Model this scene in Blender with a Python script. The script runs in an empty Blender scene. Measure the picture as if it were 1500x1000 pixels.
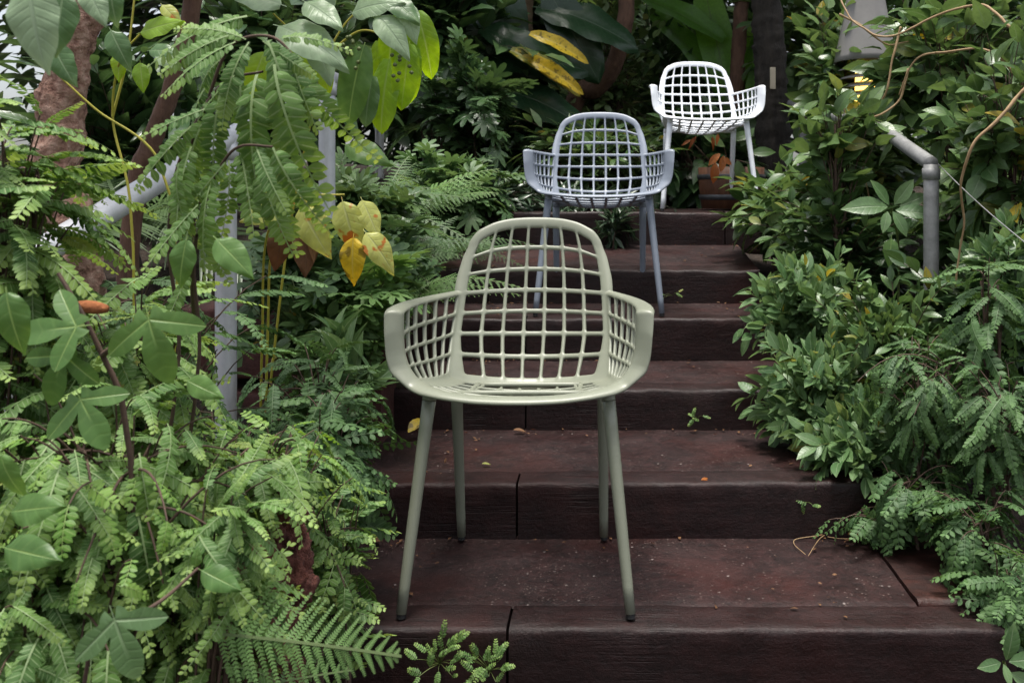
import bpy, math, random
import numpy as np
from mathutils import Vector, noise

# ------------------------------------------------------------------ camera, world, sun, exposure
S = bpy.context.scene
COL = S.collection
F, VX, VY, H = 1333.0, 890.0, 280.0, 0.92          # focal px, vanishing point, eye height above lowest tread
cam = bpy.data.cameras.new("camera")
cam.sensor_width = 36.0
cam.lens = 36.0 * F / 1500.0
cam.shift_x = -(VX - 750.0) / 1500.0
cam.shift_y = -(500.0 - VY) / 1500.0
cam.clip_start, cam.clip_end = 0.05, 300.0
cam.dof.use_dof = True
cam.dof.focus_distance = 2.35
cam.dof.aperture_fstop = 9.0
camo = bpy.data.objects.new("camera", cam)
camo.location = (0, 0, H)
camo.rotation_euler = (math.radians(90), 0, 0)
COL.objects.link(camo)
S.camera = camo

W = bpy.data.worlds.new("World"); S.world = W; W.use_nodes = True
nt = W.node_tree
sky = nt.nodes.new("ShaderNodeTexSky"); sky.sky_type = 'NISHITA'; sky.sun_disc = False
SUN_EL, SUN_AZ = math.radians(85), math.radians(190)
sky.sun_elevation = SUN_EL; sky.sun_rotation = SUN_AZ
sky.air_density = 1.0; sky.dust_density = 4.0; sky.ozone_density = 1.0
bg = nt.nodes["Background"]; bg.inputs[1].default_value = 0.072
hsv = nt.nodes.new("ShaderNodeHueSaturation"); hsv.inputs['Saturation'].default_value = .38     # overcast light through glasshouse panes
nt.links.new(sky.outputs[0], hsv.inputs['Color']); nt.links.new(hsv.outputs[0], bg.inputs[0])
sun = bpy.data.lights.new("sun", 'SUN'); sun.energy = 1.5; sun.angle = math.radians(17); sun.color = (1, .96, .88)
suno = bpy.data.objects.new("sun", sun); COL.objects.link(suno)
sd = Vector((math.sin(SUN_AZ) * math.cos(SUN_EL), math.cos(SUN_AZ) * math.cos(SUN_EL), math.sin(SUN_EL)))
suno.rotation_euler = sd.to_track_quat('Z', 'Y').to_euler()
suno.location = sd * 20
S.view_settings.view_transform = 'Standard'; S.view_settings.look = 'None'
S.view_settings.gamma = 1.0; S.view_settings.exposure = 1.76
S.cycles.max_bounces = 6; S.cycles.diffuse_bounces = 3; S.cycles.glossy_bounces = 2
S.cycles.transmission_bounces = 3; S.cycles.transparent_max_bounces = 4
S.cycles.use_denoising = True
S.cycles.sample_clamp_indirect = 4.0

# ------------------------------------------------------------------ small helpers
RNG = np.random.default_rng(11)
def P(px, py, d):
    return np.array([(px - VX) / F * d, d, H - (py - VY) / F * d])
def nrm(a):
    a = np.asarray(a, float); return a / (np.linalg.norm(a, axis=-1, keepdims=True) + 1e-9)
def tag(o, label=None, cat=None, group=None, kind=None):
    if label: o["label"] = label
    if cat: o["category"] = cat
    if group: o["group"] = group
    if kind: o["kind"] = kind
    return o
def empty(name, loc, label, cat, group=None, rz=0):
    o = bpy.data.objects.new(name, None); COL.objects.link(o)
    o.empty_display_size = .05; o.location = loc; o.rotation_euler = (0, 0, rz)
    return tag(o, label, cat, group)

def spl(pts, n=9):
    """smooth curve through points, chord-length parameter"""
    p = np.array([np.asarray(q, float) for q in pts]); t = np.concatenate([[0], np.cumsum(np.linalg.norm(np.diff(p, axis=0), axis=1) ** .6 + 1e-6)]); m = np.gradient(p, t, axis=0) if len(p) > 2 else np.tile((p[-1] - p[0]) / t[-1], (len(p), 1))
    out = []
    for i in range(len(p) - 1):
        h = t[i + 1] - t[i]
        for s in np.linspace(0, 1, n)[:-1]:
            out.append((2 * s ** 3 - 3 * s * s + 1) * p[i] + (s ** 3 - 2 * s * s + s) * h * m[i] + (3 * s * s - 2 * s ** 3) * p[i + 1] + (s ** 3 - s * s) * h * m[i + 1])
    return np.array(out + [p[-1]])
class MB:
    """collects quads, builds ONE mesh object"""
    def __init__(s): s.v = []; s.f = []; s.a = []; s.n = 0
    def add(s, v, f, a=None):
        v = np.asarray(v, np.float32).reshape(-1, 3); f = np.asarray(f, np.int32).reshape(-1, 4)
        if a is None: a = np.zeros((len(v), 3), np.float32)
        s.v.append(v); s.f.append(f + s.n); s.a.append(np.asarray(a, np.float32)); s.n += len(v)
    def inst(s, T, pos, Y, N, sc, rnd):
        """instances of a leaf template T=(v,f,a): Y leaf axis, N leaf normal"""
        v, f, a = T
        pos = np.asarray(pos, float).reshape(-1, 3); m = len(pos)
        if m == 0: return
        Y = nrm(Y); X = nrm(np.cross(Y, N)); Z = np.cross(X, Y)
        R = np.stack([X, Y, Z], axis=1)
        sc = np.broadcast_to(np.asarray(sc, float), (m,))
        out = np.einsum('nk,mkj->mnj', v, R) * sc[:, None, None] + pos[:, None, :]
        k = len(v)
        ff = (f[None] + (np.arange(m) * k)[:, None, None]).reshape(-1, 4)
        aa = np.broadcast_to(a[None], (m, k, 3)).copy(); aa[:, :, 2] = np.asarray(rnd)[:, None]
        s.add(out.reshape(-1, 3), ff, aa.reshape(-1, 3))
    def tube(s, pts, r0, r1=None, n=6, a=(0, .5, .5), caps=True):
        pts = np.asarray(pts, float); m = len(pts)
        r = np.linspace(r0, r0 if r1 is None else r1, m) if np.isscalar(r0) else np.asarray(r0)
        t = nrm(np.gradient(pts, axis=0))
        ref = np.array([0, 0, 1.]) if abs(t[:, 2]).mean() < .8 else np.array([0, 1., 0])
        U = nrm(np.cross(t, ref)); V = np.cross(t, U)
        ang = np.arange(n) * 2 * math.pi / n
        v = pts[:, None] + r[:, None, None] * (np.cos(ang)[None, :, None] * U[:, None] + np.sin(ang)[None, :, None] * V[:, None])
        i = np.arange(m - 1)[:, None] * n; j = np.arange(n)[None]; j2 = (j + 1) % n
        f = np.stack([i + j, i + j2, i + n + j2, i + n + j], -1).reshape(-1, 4)
        v = v.reshape(-1, 3)
        if caps and n % 2 == 0:
            for base in (0, (m - 1) * n):
                for q in range(n // 2 - 1):
                    quad = [base + q, base + q + 1, base + n - 2 - q, base + n - 1 - q]
                    f = np.vstack([f, [quad if base else quad[::-1]]])
        s.add(v, f, np.tile(np.array(a, np.float32), (len(v), 1)))
    def lathe(s, prof, c, n=24, a=(0, .5, .5)):
        prof = np.asarray(prof, float); m = len(prof); ang = np.arange(n) * 2 * math.pi / n
        v = np.stack([prof[:, 0:1] * np.cos(ang) + c[0], prof[:, 0:1] * np.sin(ang) + c[1], prof[:, 1:2] + 0 * ang + c[2]], -1).reshape(-1, 3)
        i = np.arange(m - 1)[:, None] * n; j = np.arange(n)[None]; j2 = (j + 1) % n
        s.add(v, np.stack([i + j, i + j2, i + n + j2, i + n + j], -1).reshape(-1, 4), np.tile(np.array(a, np.float32), (m * n, 1)))
    def build(s, name, mat, parent=None, loc=None, weld=False):
        v = np.concatenate(s.v); f = np.concatenate(s.f); a = np.concatenate(s.a)
        if loc is not None: v = v - np.asarray(loc, np.float32)
        me = bpy.data.meshes.new(name)
        me.vertices.add(len(v)); me.vertices.foreach_set("co", v.ravel())
        me.loops.add(f.size); me.loops.foreach_set("vertex_index", f.ravel())
        me.polygons.add(len(f)); me.polygons.foreach_set("loop_start", np.arange(0, f.size, 4, dtype=np.int32))
        me.update(calc_edges=True)
        at = me.attributes.new("leaf", 'FLOAT_VECTOR', 'POINT'); at.data.foreach_set("vector", a.ravel())
        me.materials.append(mat)
        o = bpy.data.objects.new(name, me); COL.objects.link(o)
        if loc is not None and parent is None: o.location = loc
        if parent is not None: o.parent = parent
        return o

# ------------------------------------------------------------------ materials
def nodes(name):
    m = bpy.data.materials.new(name); m.use_nodes = True
    t = m.node_tree; return m, t, t.nodes, t.links, t.nodes["Principled BSDF"]
def ramp(N, stops):
    r = N.new("ShaderNodeValToRGB"); e = r.color_ramp.elements
    while len(e) < len(stops): e.new(.5)
    for q, (p, c) in zip(e, stops): q.position = p; q.color = (*c, 1) if len(c) == 3 else c
    return r
def math_n(N, L, op, a, b=None):
    n = N.new("ShaderNodeMath"); n.operation = op
    for k, q in enumerate((a, b)):
        if q is None: continue
        if hasattr(q, 'is_linked'): L.new(q, n.inputs[k])
        else: n.inputs[k].default_value = q
    return n.outputs[0]
def mixc(N, L, fac, a, b):
    n = N.new("ShaderNodeMix"); n.data_type = 'RGBA'
    for k, q in ((0, fac), (6, a), (7, b)):
        if hasattr(q, 'is_linked'): L.new(q, n.inputs[k])
        elif k == 0: n.inputs[0].default_value = q
        else: n.inputs[k].default_value = (*q, 1)
    return n.outputs[2]

def leaf_mat(name, c1, c2, tip=None, vein=None, rough=.42, transl=.3, spots=None, old=None, veins=8, tip_at=.86, rib_w=.10, side=.25):
    m, t, N, L, B = nodes(name)
    at = N.new("ShaderNodeAttribute"); at.attribute_name = "leaf"
    sp = N.new("ShaderNodeSeparateXYZ"); L.new(at.outputs['Vector'], sp.inputs[0])
    u, v, r = sp.outputs
    stops = [(0, c1), (.45, tuple((p + q) / 2 for p, q in zip(c1, c2))), (.93, c2)]
    if old: stops[-1] = (.965, c2); stops.append((.995, old))
    col = ramp(N, stops); L.new(r, col.inputs[0]); c = col.outputs[0]
    nz = N.new("ShaderNodeTexNoise"); nz.inputs['Scale'].default_value = 55; nz.inputs['Detail'].default_value = 3
    geo = N.new("ShaderNodeNewGeometry"); L.new(geo.outputs['Position'], nz.inputs['Vector'])
    hs = N.new("ShaderNodeHueSaturation"); L.new(c, hs.inputs['Color'])
    L.new(math_n(N, L, 'ADD', math_n(N, L, 'MULTIPLY', nz.outputs[0], .7), .65), hs.inputs['Value']); c = hs.outputs[0]
    if tip:
        mr = N.new("ShaderNodeMapRange"); mr.inputs[1].default_value = tip_at - .25; mr.inputs[2].default_value = 1.0
        L.new(v, mr.inputs[0]); c = mixc(N, L, math_n(N, L, 'MULTIPLY', mr.outputs[0], .85), c, tip)
    au = math_n(N, L, 'ABSOLUTE', u)
    if vein:
        rib = N.new("ShaderNodeMapRange"); rib.inputs[1].default_value = rib_w; rib.inputs[2].default_value = rib_w * .35; rib.inputs[3].default_value = 0; rib.inputs[4].default_value = 1
        L.new(au, rib.inputs[0]); fac = rib.outputs[0]
        if veins:
            ph = math_n(N, L, 'MULTIPLY', math_n(N, L, 'SUBTRACT', v, math_n(N, L, 'MULTIPLY', au, .16)), veins * 6.2832)
            sv = math_n(N, L, 'POWER', math_n(N, L, 'ABSOLUTE', math_n(N, L, 'SINE', math_n(N, L, 'MULTIPLY', ph, .5))), 14.0)
            sv = math_n(N, L, 'MULTIPLY', sv, side)
            fac = math_n(N, L, 'MAXIMUM', fac, sv)
            bp = N.new("ShaderNodeBump"); bp.inputs['Strength'].default_value = .35; bp.inputs['Distance'].default_value = .004; bp.invert = True
            L.new(fac, bp.inputs['Height']); L.new(bp.outputs[0], B.inputs['Normal'])
        c = mixc(N, L, math_n(N, L, 'MULTIPLY', fac, .75), c, vein)
    if spots:
        n2 = N.new("ShaderNodeTexNoise"); n2.inputs['Scale'].default_value = 32; n2.inputs['Detail'].default_value = 2
        L.new(geo.outputs['Position'], n2.inputs['Vector'])
        rr = ramp(N, [(.57, (0, 0, 0)), (.63, (1, 1, 1))]); L.new(n2.outputs[0], rr.inputs[0])
        c = mixc(N, L, rr.outputs[0], c, spots)
    L.new(c, B.inputs['Base Color'])
    B.inputs['Roughness'].default_value = rough; B.inputs['Specular IOR Level'].default_value = .45
    if transl:
        tr = N.new("ShaderNodeBsdfTranslucent"); mx = N.new("ShaderNodeMixShader")
        h2 = N.new("ShaderNodeHueSaturation"); h2.inputs['Hue'].default_value = .47; h2.inputs['Saturation'].default_value = 1.15; h2.inputs['Value'].default_value = 1.7
        L.new(c, h2.inputs['Color']); L.new(h2.outputs[0], tr.inputs[0]); mx.inputs[0].default_value = transl
        L.new(B.outputs[0], mx.inputs[1]); L.new(tr.outputs[0], mx.inputs[2])
        L.new(mx.outputs[0], N["Material Output"].inputs[0])
    return m
def plain_mat(name, stops, scale=12, rough=.6, bump=.3, bdist=.01, metallic=0, detail=6, spec=.5, stretch=None):
    m, t, N, L, B = nodes(name)
    tc = N.new("ShaderNodeTexCoord"); nz = N.new("ShaderNodeTexNoise")
    mp = N.new("ShaderNodeMapping"); L.new(tc.outputs['Object'], mp.inputs[0])
    if stretch: mp.inputs['Scale'].default_value = stretch
    L.new(mp.outputs[0], nz.inputs['Vector'])
    nz.inputs['Scale'].default_value = scale; nz.inputs['Detail'].default_value = detail; nz.inputs['Roughness'].default_value = .65
    r = ramp(N, stops); L.new(nz.outputs[0], r.inputs[0]); L.new(r.outputs[0], B.inputs['Base Color'])
    B.inputs['Roughness'].default_value = rough; B.inputs['Metallic'].default_value = metallic; B.inputs['Specular IOR Level'].default_value = spec
    if bump:
        b = N.new("ShaderNodeBump"); b.inputs['Strength'].default_value = bump; b.inputs['Distance'].default_value = bdist
        L.new(nz.outputs[0], b.inputs['Height']); L.new(b.outputs[0], B.inputs['Normal'])
    return m

def paint_mat(name, col, rough=.38):
    m, t, N, L, B = nodes(name)
    tc = N.new("ShaderNodeTexCoord"); nz = N.new("ShaderNodeTexNoise"); L.new(tc.outputs['Object'], nz.inputs['Vector'])
    nz.inputs['Scale'].default_value = 9; nz.inputs['Detail'].default_value = 5
    r = ramp(N, [(.3, tuple(c * .93 for c in col)), (.7, tuple(min(1, c * 1.04) for c in col))]); L.new(nz.outputs[0], r.inputs[0])
    L.new(r.outputs[0], B.inputs['Base Color'])
    rr = N.new("ShaderNodeMapRange"); rr.inputs[3].default_value = rough - .07; rr.inputs[4].default_value = rough + .1
    L.new(nz.outputs[0], rr.inputs[0]); L.new(rr.outputs[0], B.inputs['Roughness'])
    n2 = N.new("ShaderNodeTexNoise"); L.new(tc.outputs['Object'], n2.inputs['Vector']); n2.inputs['Scale'].default_value = 700
    b = N.new("ShaderNodeBump"); b.inputs['Strength'].default_value = .04; b.inputs['Distance'].default_value = .001
    L.new(n2.outputs[0], b.inputs['Height']); L.new(b.outputs[0], B.inputs['Normal'])
    return m

def timber_mat(name, dark, mid, red, specks=True, rough=.5, iso=False):
    m, t, N, L, B = nodes(name)
    geo = N.new("ShaderNodeNewGeometry"); pos = geo.outputs['Position']
    def nz(scale, det=6, vec=None, rg=.6):
        n = N.new("ShaderNodeTexNoise"); n.inputs['Scale'].default_value = scale; n.inputs['Detail'].default_value = det
        n.inputs['Roughness'].default_value = rg; L.new(vec or pos, n.inputs['Vector']); return n.outputs[0]
    mp = N.new("ShaderNodeMapping"); mp.inputs['Scale'].default_value = (3, 3, 3) if iso else (.6, 4, 4); L.new(pos, mp.inputs[0])
    g = nz(9, 8, mp.outputs[0], .7); big = nz(2.6, 5); fine = nz(60, 5, None, .8)
    r = ramp(N, [(.36, dark), (.60, mid)]); L.new(math_n(N, L, 'ADD', math_n(N, L, 'MULTIPLY', g, .5), math_n(N, L, 'MULTIPLY', fine, .5)), r.inputs[0]); c = r.outputs[0]
    r2 = ramp(N, [(.5, (0, 0, 0)), (.72, (1, 1, 1))]); L.new(big, r2.inputs[0])
    c = mixc(N, L, math_n(N, L, 'MULTIPLY', r2.outputs[0], .6), c, red)
    crack = None
    if not iso:
        m2 = N.new("ShaderNodeMapping"); m2.inputs['Scale'].default_value = (.25, 9, 9); L.new(pos, m2.inputs[0])
        cr = ramp(N, [(.455, (0, 0, 0)), (.49, (1, 1, 1)), (.51, (1, 1, 1)), (.545, (0, 0, 0))]); L.new(nz(5, 4, m2.outputs[0], .55), cr.inputs[0])
        gate = ramp(N, [(.56, (0, 0, 0)), (.68, (1, 1, 1))]); L.new(nz(4, 3), gate.inputs[0])
        crack = math_n(N, L, 'MULTIPLY', cr.outputs[0], gate.outputs[0]); c = mixc(N, L, math_n(N, L, 'MULTIPLY', crack, .35), c, tuple(q * .5 for q in dark))
    st = ramp(N, [(.52, (0, 0, 0)), (.6, (1, 1, 1))]); L.new(nz(7, 6, None, .75), st.inputs[0])
    c = mixc(N, L, math_n(N, L, 'MULTIPLY', st.outputs[0], .45), c, dark)
    if specks:
        vo = N.new("ShaderNodeTexVoronoi"); vo.inputs['Scale'].default_value = 62; L.new(pos, vo.inputs['Vector'])
        sm = N.new("ShaderNodeMapRange"); sm.inputs[1].default_value = .24; sm.inputs[2].default_value = .17; L.new(vo.outputs['Distance'], sm.inputs[0])
        sx = N.new("ShaderNodeSeparateXYZ"); L.new(vo.outputs['Color'], sx.inputs[0])
        clus = ramp(N, [(.42, (0, 0, 0)), (.66, (1, 1, 1))]); L.new(nz(3.2, 3), clus.inputs[0])
        k = math_n(N, L, 'GREATER_THAN', sx.outputs[0], math_n(N, L, 'SUBTRACT', .985, math_n(N, L, 'MULTIPLY', clus.outputs[0], .16)))
        k = math_n(N, L, 'MULTIPLY', math_n(N, L, 'MULTIPLY', sm.outputs[0], k), math_n(N, L, 'MULTIPLY', sx.outputs[1], .55))
        c = mixc(N, L, k, c, (.42, .36, .33))
        v2 = N.new("ShaderNodeTexVoronoi"); v2.inputs['Scale'].default_value = 150; L.new(pos, v2.inputs['Vector'])
        s2 = N.new("ShaderNodeMapRange"); s2.inputs[1].default_value = .40; s2.inputs[2].default_value = .28; L.new(v2.outputs['Distance'], s2.inputs[0])
        x2 = N.new("ShaderNodeSeparateXYZ"); L.new(v2.outputs['Color'], x2.inputs[0])
        k2 = math_n(N, L, 'GREATER_THAN', x2.outputs[0], math_n(N, L, 'SUBTRACT', .95, math_n(N, L, 'MULTIPLY', clus.outputs[0], .25)))
        k2 = math_n(N, L, 'MULTIPLY', math_n(N, L, 'MULTIPLY', s2.outputs[0], k2), math_n(N, L, 'MULTIPLY', x2.outputs[1], .5))
        c = mixc(N, L, k2, c, (.20, .15, .13))
    L.new(c, B.inputs['Base Color'])
    rr = N.new("ShaderNodeMapRange"); B.inputs['Specular IOR Level'].default_value = .32; rr.inputs[1].default_value = .3; rr.inputs[2].default_value = .7; rr.inputs[3].default_value = rough - .22; rr.inputs[4].default_value = rough + .15
    L.new(nz(5, 6), rr.inputs[0]); L.new(rr.outputs[0], B.inputs['Roughness'])
    b = N.new("ShaderNodeBump"); b.inputs['Strength'].default_value = .55; b.inputs['Distance'].default_value = .006
    hgt = math_n(N, L, 'ADD', math_n(N, L, 'MULTIPLY', g, .8), fine)
    if crack: hgt = math_n(N, L, 'SUBTRACT', hgt, math_n(N, L, 'MULTIPLY', crack, .30))
    L.new(hgt, b.inputs['Height']); L.new(b.outputs[0], B.inputs['Normal'])
    return m

M = {}
G = leaf_mat
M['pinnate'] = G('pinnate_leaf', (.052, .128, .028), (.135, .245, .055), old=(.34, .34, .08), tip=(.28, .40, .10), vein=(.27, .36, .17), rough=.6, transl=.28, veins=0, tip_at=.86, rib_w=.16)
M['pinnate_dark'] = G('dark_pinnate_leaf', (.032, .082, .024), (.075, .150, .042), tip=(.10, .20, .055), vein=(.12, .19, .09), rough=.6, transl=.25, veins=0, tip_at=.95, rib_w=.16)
M['young_leaf'] = G('young_leaf', (.11, .235, .04), (.20, .34, .075), vein=(.3, .4, .14), rough=.5, transl=.4, veins=0, rib_w=.16)
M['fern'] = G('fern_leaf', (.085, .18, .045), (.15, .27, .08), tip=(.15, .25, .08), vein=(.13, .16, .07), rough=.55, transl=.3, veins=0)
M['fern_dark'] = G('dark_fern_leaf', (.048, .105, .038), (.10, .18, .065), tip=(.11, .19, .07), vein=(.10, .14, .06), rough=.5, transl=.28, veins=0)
M['light_leaf'] = G('light_green_leaf', (.068, .142, .052), (.130, .215, .088), tip=(.16, .25, .10), vein=(.20, .28, .15), rough=.36, transl=.3, veins=7, old=(.33, .30, .05), tip_at=1.0, side=.15)
M['mid_leaf'] = G('mid_green_leaf', (.050, .105, .034), (.120, .195, .066), vein=(.11, .17, .08), rough=.32, transl=.25, veins=8, old=(.28, .22, .03), side=.15)
M['dark_leaf'] = G('dark_green_leaf', (.026, .060, .022), (.062, .115, .040), vein=(.06, .10, .05), rough=.28, transl=.2, veins=8, side=.15)
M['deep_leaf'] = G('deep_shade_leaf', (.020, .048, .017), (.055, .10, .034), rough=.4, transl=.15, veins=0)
M['small_leaf'] = G('climber_leaf', (.045, .09, .026), (.14, .20, .07), rough=.3, transl=.2, veins=0, vein=(.09, .12, .05), old=(.2, .19, .06))
M['lime_leaf'] = G('lime_leaf', (.17, .32, .035), (.28, .44, .055), vein=(.30, .42, .12), rough=.34, transl=.5, veins=9)
M['grey_leaf'] = G('glossy_grey_green_leaf', (.21, .30, .17), (.32, .42, .26), vein=(.26, .34, .22), rough=.36, transl=.3, veins=9)
M['yellow_leaf'] = G('yellowing_leaf', (.36, .42, .10), (.46, .48, .13), vein=(.46, .48, .2), rough=.4, transl=.35, spots=(.42, .15, .02), veins=7)
M['gold_leaf'] = G('golden_leaf', (.52, .37, .02), (.58, .42, .03), vein=(.55, .45, .1), rough=.35, transl=.35, spots=(.22, .16, .02), veins=9)
M['olive_leaf'] = G('half_yellow_leaf', (.12, .14, .015), (.2, .19, .02), vein=(.3, .27, .05), rough=.35, transl=.3, spots=(.40, .29, .02), veins=9)
M['orange_leaf'] = G('orange_leaf', (.30, .085, .018), (.40, .14, .03), vein=(.3, .13, .05), rough=.45, transl=.3, veins=6)
M['brown_leaf'] = G('dry_brown_leaf', (.11, .05, .022), (.20, .10, .04), vein=(.12, .06, .03), rough=.7, transl=.15, veins=6)
M['lobed'] = G('lobed_vine_leaf', (.075, .16, .040), (.115, .22, .055), vein=(.26, .38, .12), rough=.42, transl=.35, veins=5, side=.12, rib_w=.07)
M['banana'] = G('banana_leaf', (.08, .20, .03), (.13, .29, .05), vein=(.13, .2, .06), rough=.35, transl=.45, veins=26, rib_w=.05, side=.2)
M['big_dark'] = G('large_dark_leaf', (.012, .034, .016), (.024, .056, .024), vein=(.05, .08, .045), rough=.25, transl=.2, veins=12, rib_w=.05, side=.2)
M['striped'] = G('striped_leaf', (.018, .042, .020), (.035, .068, .030), vein=(.17, .21, .16), rough=.3, transl=.15, veins=0, rib_w=.28)
M['palm'] = G('palm_leaf', (.035, .07, .022), (.065, .11, .035), rough=.4, transl=.25, veins=0)
M['stem_green'] = plain_mat('green_stem', [(.3, (.06, .085, .02)), (.7, (.12, .15, .04))], 20, .5, .1)
M['stem_yellow'] = plain_mat('yellow_stem', [(.3, (.30, .27, .03)), (.7, (.42, .38, .05))], 20, .45, .1)
M['stem_brown'] = plain_mat('brown_stem', [(.3, (.045, .025, .018)), (.7, (.10, .06, .04))], 30, .8, .4, .004)
M['vine_tan'] = plain_mat('tan_vine', [(.3, (.24, .15, .07)), (.7, (.38, .26, .14))], 30, .7, .4, .003)
M['bark_brown'] = plain_mat('brown_bark', [(.3, (.07, .035, .022)), (.7, (.17, .09, .055))], 14, .85, .8, .02, stretch=(2, 2, .6))
M['bark_dark'] = plain_mat('dark_bark', [(.3, (.012, .010, .008)), (.7, (.045, .036, .028))], 10, .9, .9, .03, stretch=(2, 2, .5))
M['bark_red'] = plain_mat('reddish_rough_bark', [(.32, (.12, .05, .035)), (.48, (.36, .20, .145)), (.66, (.56, .37, .29))], 55, .9, 1.0, .02)
M['bark_tan'] = plain_mat('tan_palm_bark', [(.3, (.10, .065, .035)), (.7, (.24, .17, .10))], 8, .9, .6, .02, stretch=(.6, .6, 4))
M['lava'] = plain_mat('red_lava_rock', [(.3, (.045, .014, .010)), (.55, (.15, .05, .035)), (.75, (.24, .09, .06))], 26, .95, 1.0, .03)
M['soil'] = plain_mat('soil', [(.3, (.012, .008, .006)), (.7, (.04, .026, .018))], 14, .95, 1.0, .04)
M['steel'] = plain_mat('galvanised_steel', [(.3, (.46, .47, .50)), (.7, (.66, .67, .70))], 26, .4, .12, .003, metallic=.25, stretch=(1, 1, .35))
M['steel_dull'] = plain_mat('weathered_steel', [(.3, (.17, .17, .17)), (.7, (.30, .30, .30))], 26, .6, .15, .003, metallic=.35)
M['sleeper'] = timber_mat('wet_sleeper', (.0065, .0028, .0027), (.0235, .0096, .0092), (.040, .0100, .0080), specks=False)
M['riser_red'] = timber_mat('rusty_sleeper', (.010, .005, .0045), (.040, .016, .0135), (.085, .024, .014), specks=False)
M['infill'] = timber_mat('gritty_tread', (.006, .0030, .0030), (.031, .0132, .0127), (.050, .0125, .0095), rough=.55, iso=True)
M['block'] = timber_mat('brick_red_block', (.03, .012, .010), (.09, .035, .028), (.13, .04, .03), specks=False, rough=.75)
M['paint_sage'] = paint_mat('sage_green_paint', (.222, .236, .180))
M['paint_lilac'] = paint_mat('lilac_grey_paint', (.215, .245, .300))
M['paint_white'] = paint_mat('white_paint', (.80, .83, .88))
M['rubber'] = plain_mat('black_rubber', [(.3, (.01, .01, .01)), (.7, (.02, .02, .02))], 30, .7, 0)
M['lamp_grey'] = plain_mat('lamp_grey_metal', [(.3, (.15, .145, .14)), (.7, (.21, .2, .19))], 6, .5, .05)
M['barrel'] = plain_mat('barrel_wood', [(.3, (.07, .026, .012)), (.7, (.15, .062, .03))], 9, .6, .4, .01, stretch=(5, 5, .5))
M['iron'] = plain_mat('iron_band', [(.3, (.04, .045, .05)), (.7, (.09, .09, .10))], 20, .5, .1, metallic=.5)
M['tag_card'] = plain_mat('pale_tag', [(.3, (.42, .36, .25)), (.7, (.55, .48, .36))], 10, .7, 0)
m, t, N, L, B = nodes('warm_lamp_light'); B.inputs['Emission Color'].default_value = (1, .62, .12, 1); B.inputs['Emission Strength'].default_value = 1.3; M['lamp_glow'] = m

# ------------------------------------------------------------------ leaf templates
def shape_fn(kind):
    return {
        'ellip': lambda t: np.sin(math.pi * t ** .95) ** .85,
        'ovate': lambda t: np.sin(math.pi * t ** .68) ** .9,
        'heart': lambda t: np.clip(np.sin(math.pi * (t * .93 + .07) ** .55), 0, 1) ** .8,
        'lance': lambda t: np.sin(math.pi * t ** .75) ** 1.15,
        'obov': lambda t: np.sin(math.pi * t ** 1.35) ** .85,
        'paddle': lambda t: np.clip(np.sin(math.pi * (.04 + .96 * t)), 0, 1) ** .5,
    }[kind]
def leaf(kind='ellip', w=.45, nl=7, na=4, droop=.15, fold=.18, wave=.0, petiole=.0, curl=0.0):
    t = np.linspace(0, 1, nl + 1); u = np.linspace(-1, 1, na + 1)
    hw = np.maximum(shape_fn(kind)(np.clip(t, .012, .985)), .03) * w / 2
    hw[-1] = .004
    T, U = np.meshgrid(t, u, indexing='ij')
    x = U * hw[:, None]; y = petiole + T
    z = -droop * T ** 2 + fold * np.abs(x) + wave * np.sin(T * 17 + np.sign(U) * 1.1) * np.abs(U) ** 2 * w - curl * (U * U) * w * .3
    v = np.stack([x, y, z], -1).reshape(-1, 3)
    a = np.stack([U, T, 0 * T], -1).reshape(-1, 3)
    i = np.arange(nl)[:, None] * (na + 1); j = np.arange(na)[None]
    f = np.stack([i + j, i + j + 1, i + na + 2 + j, i + na + 1 + j], -1).reshape(-1, 4)
    if petiole > 0:
        k = len(v); pv = np.array([[-.008, 0, 0], [.008, 0, 0], [.008, petiole, 0], [-.008, petiole, 0]])
        v = np.vstack([v, pv]); a = np.vstack([a, np.tile([0, .2, 0], (4, 1))]); f = np.vstack([f, [[k, k + 1, k + 2, k + 3]]])
    return v, f, a
def lobed(lobes, nr=6, nth=64, droop=.2, cup=.08, petiole=.25, spread=2.5, base=.16, p=6):
    """lobed leaf: lobes = [(angle deg from +Y, length, half width deg)], centre at the petiole"""
    th = np.linspace(-math.pi * spread / 2.9, math.pi * spread / 2.9, nth)
    r = np.full(nth, base); near = np.full(nth, 9.)
    for ang, ln, hw in lobes:
        dlt = (th - math.radians(ang)) / math.radians(hw)
        r = np.maximum(r, ln * (1 - np.abs(np.clip(dlt, -1, 1)) ** 1.2) ** .55)
        near = np.minimum(near, np.abs(th - math.radians(ang)))
    q = np.linspace(0.02, 1, nr + 1)
    R, TH = q[:, None] * r[None], np.broadcast_to(th[None], (nr + 1, nth))
    NR = np.broadcast_to(near[None], R.shape)
    x = np.sin(TH) * R; y = np.cos(TH) * R
    z = -droop * R ** 2 + cup * np.sin(NR * 2) * R
    v = np.stack([x, y, z], -1).reshape(-1, 3)
    u = np.clip(np.sin(np.minimum(NR, 1.5)) * R / .28, 0, 1)
    a = np.stack([u, R, 0 * R], -1).reshape(-1, 3)
    i = np.arange(nr)[:, None] * nth; j = np.arange(nth - 1)[None]
    f = np.stack([i + j, i + j + 1, i + nth + j + 1, i + nth + j], -1).reshape(-1, 4)
    k = len(v); pv = np.array([[-.008, -petiole, .0], [.008, -petiole, 0], [.008, .02, 0], [-.008, .02, 0]])
    return np.vstack([v, pv]), np.vstack([f, [[k, k + 1, k + 2, k + 3]]]), np.vstack([a, np.tile([0, .2, 0], (4, 1))])
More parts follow.
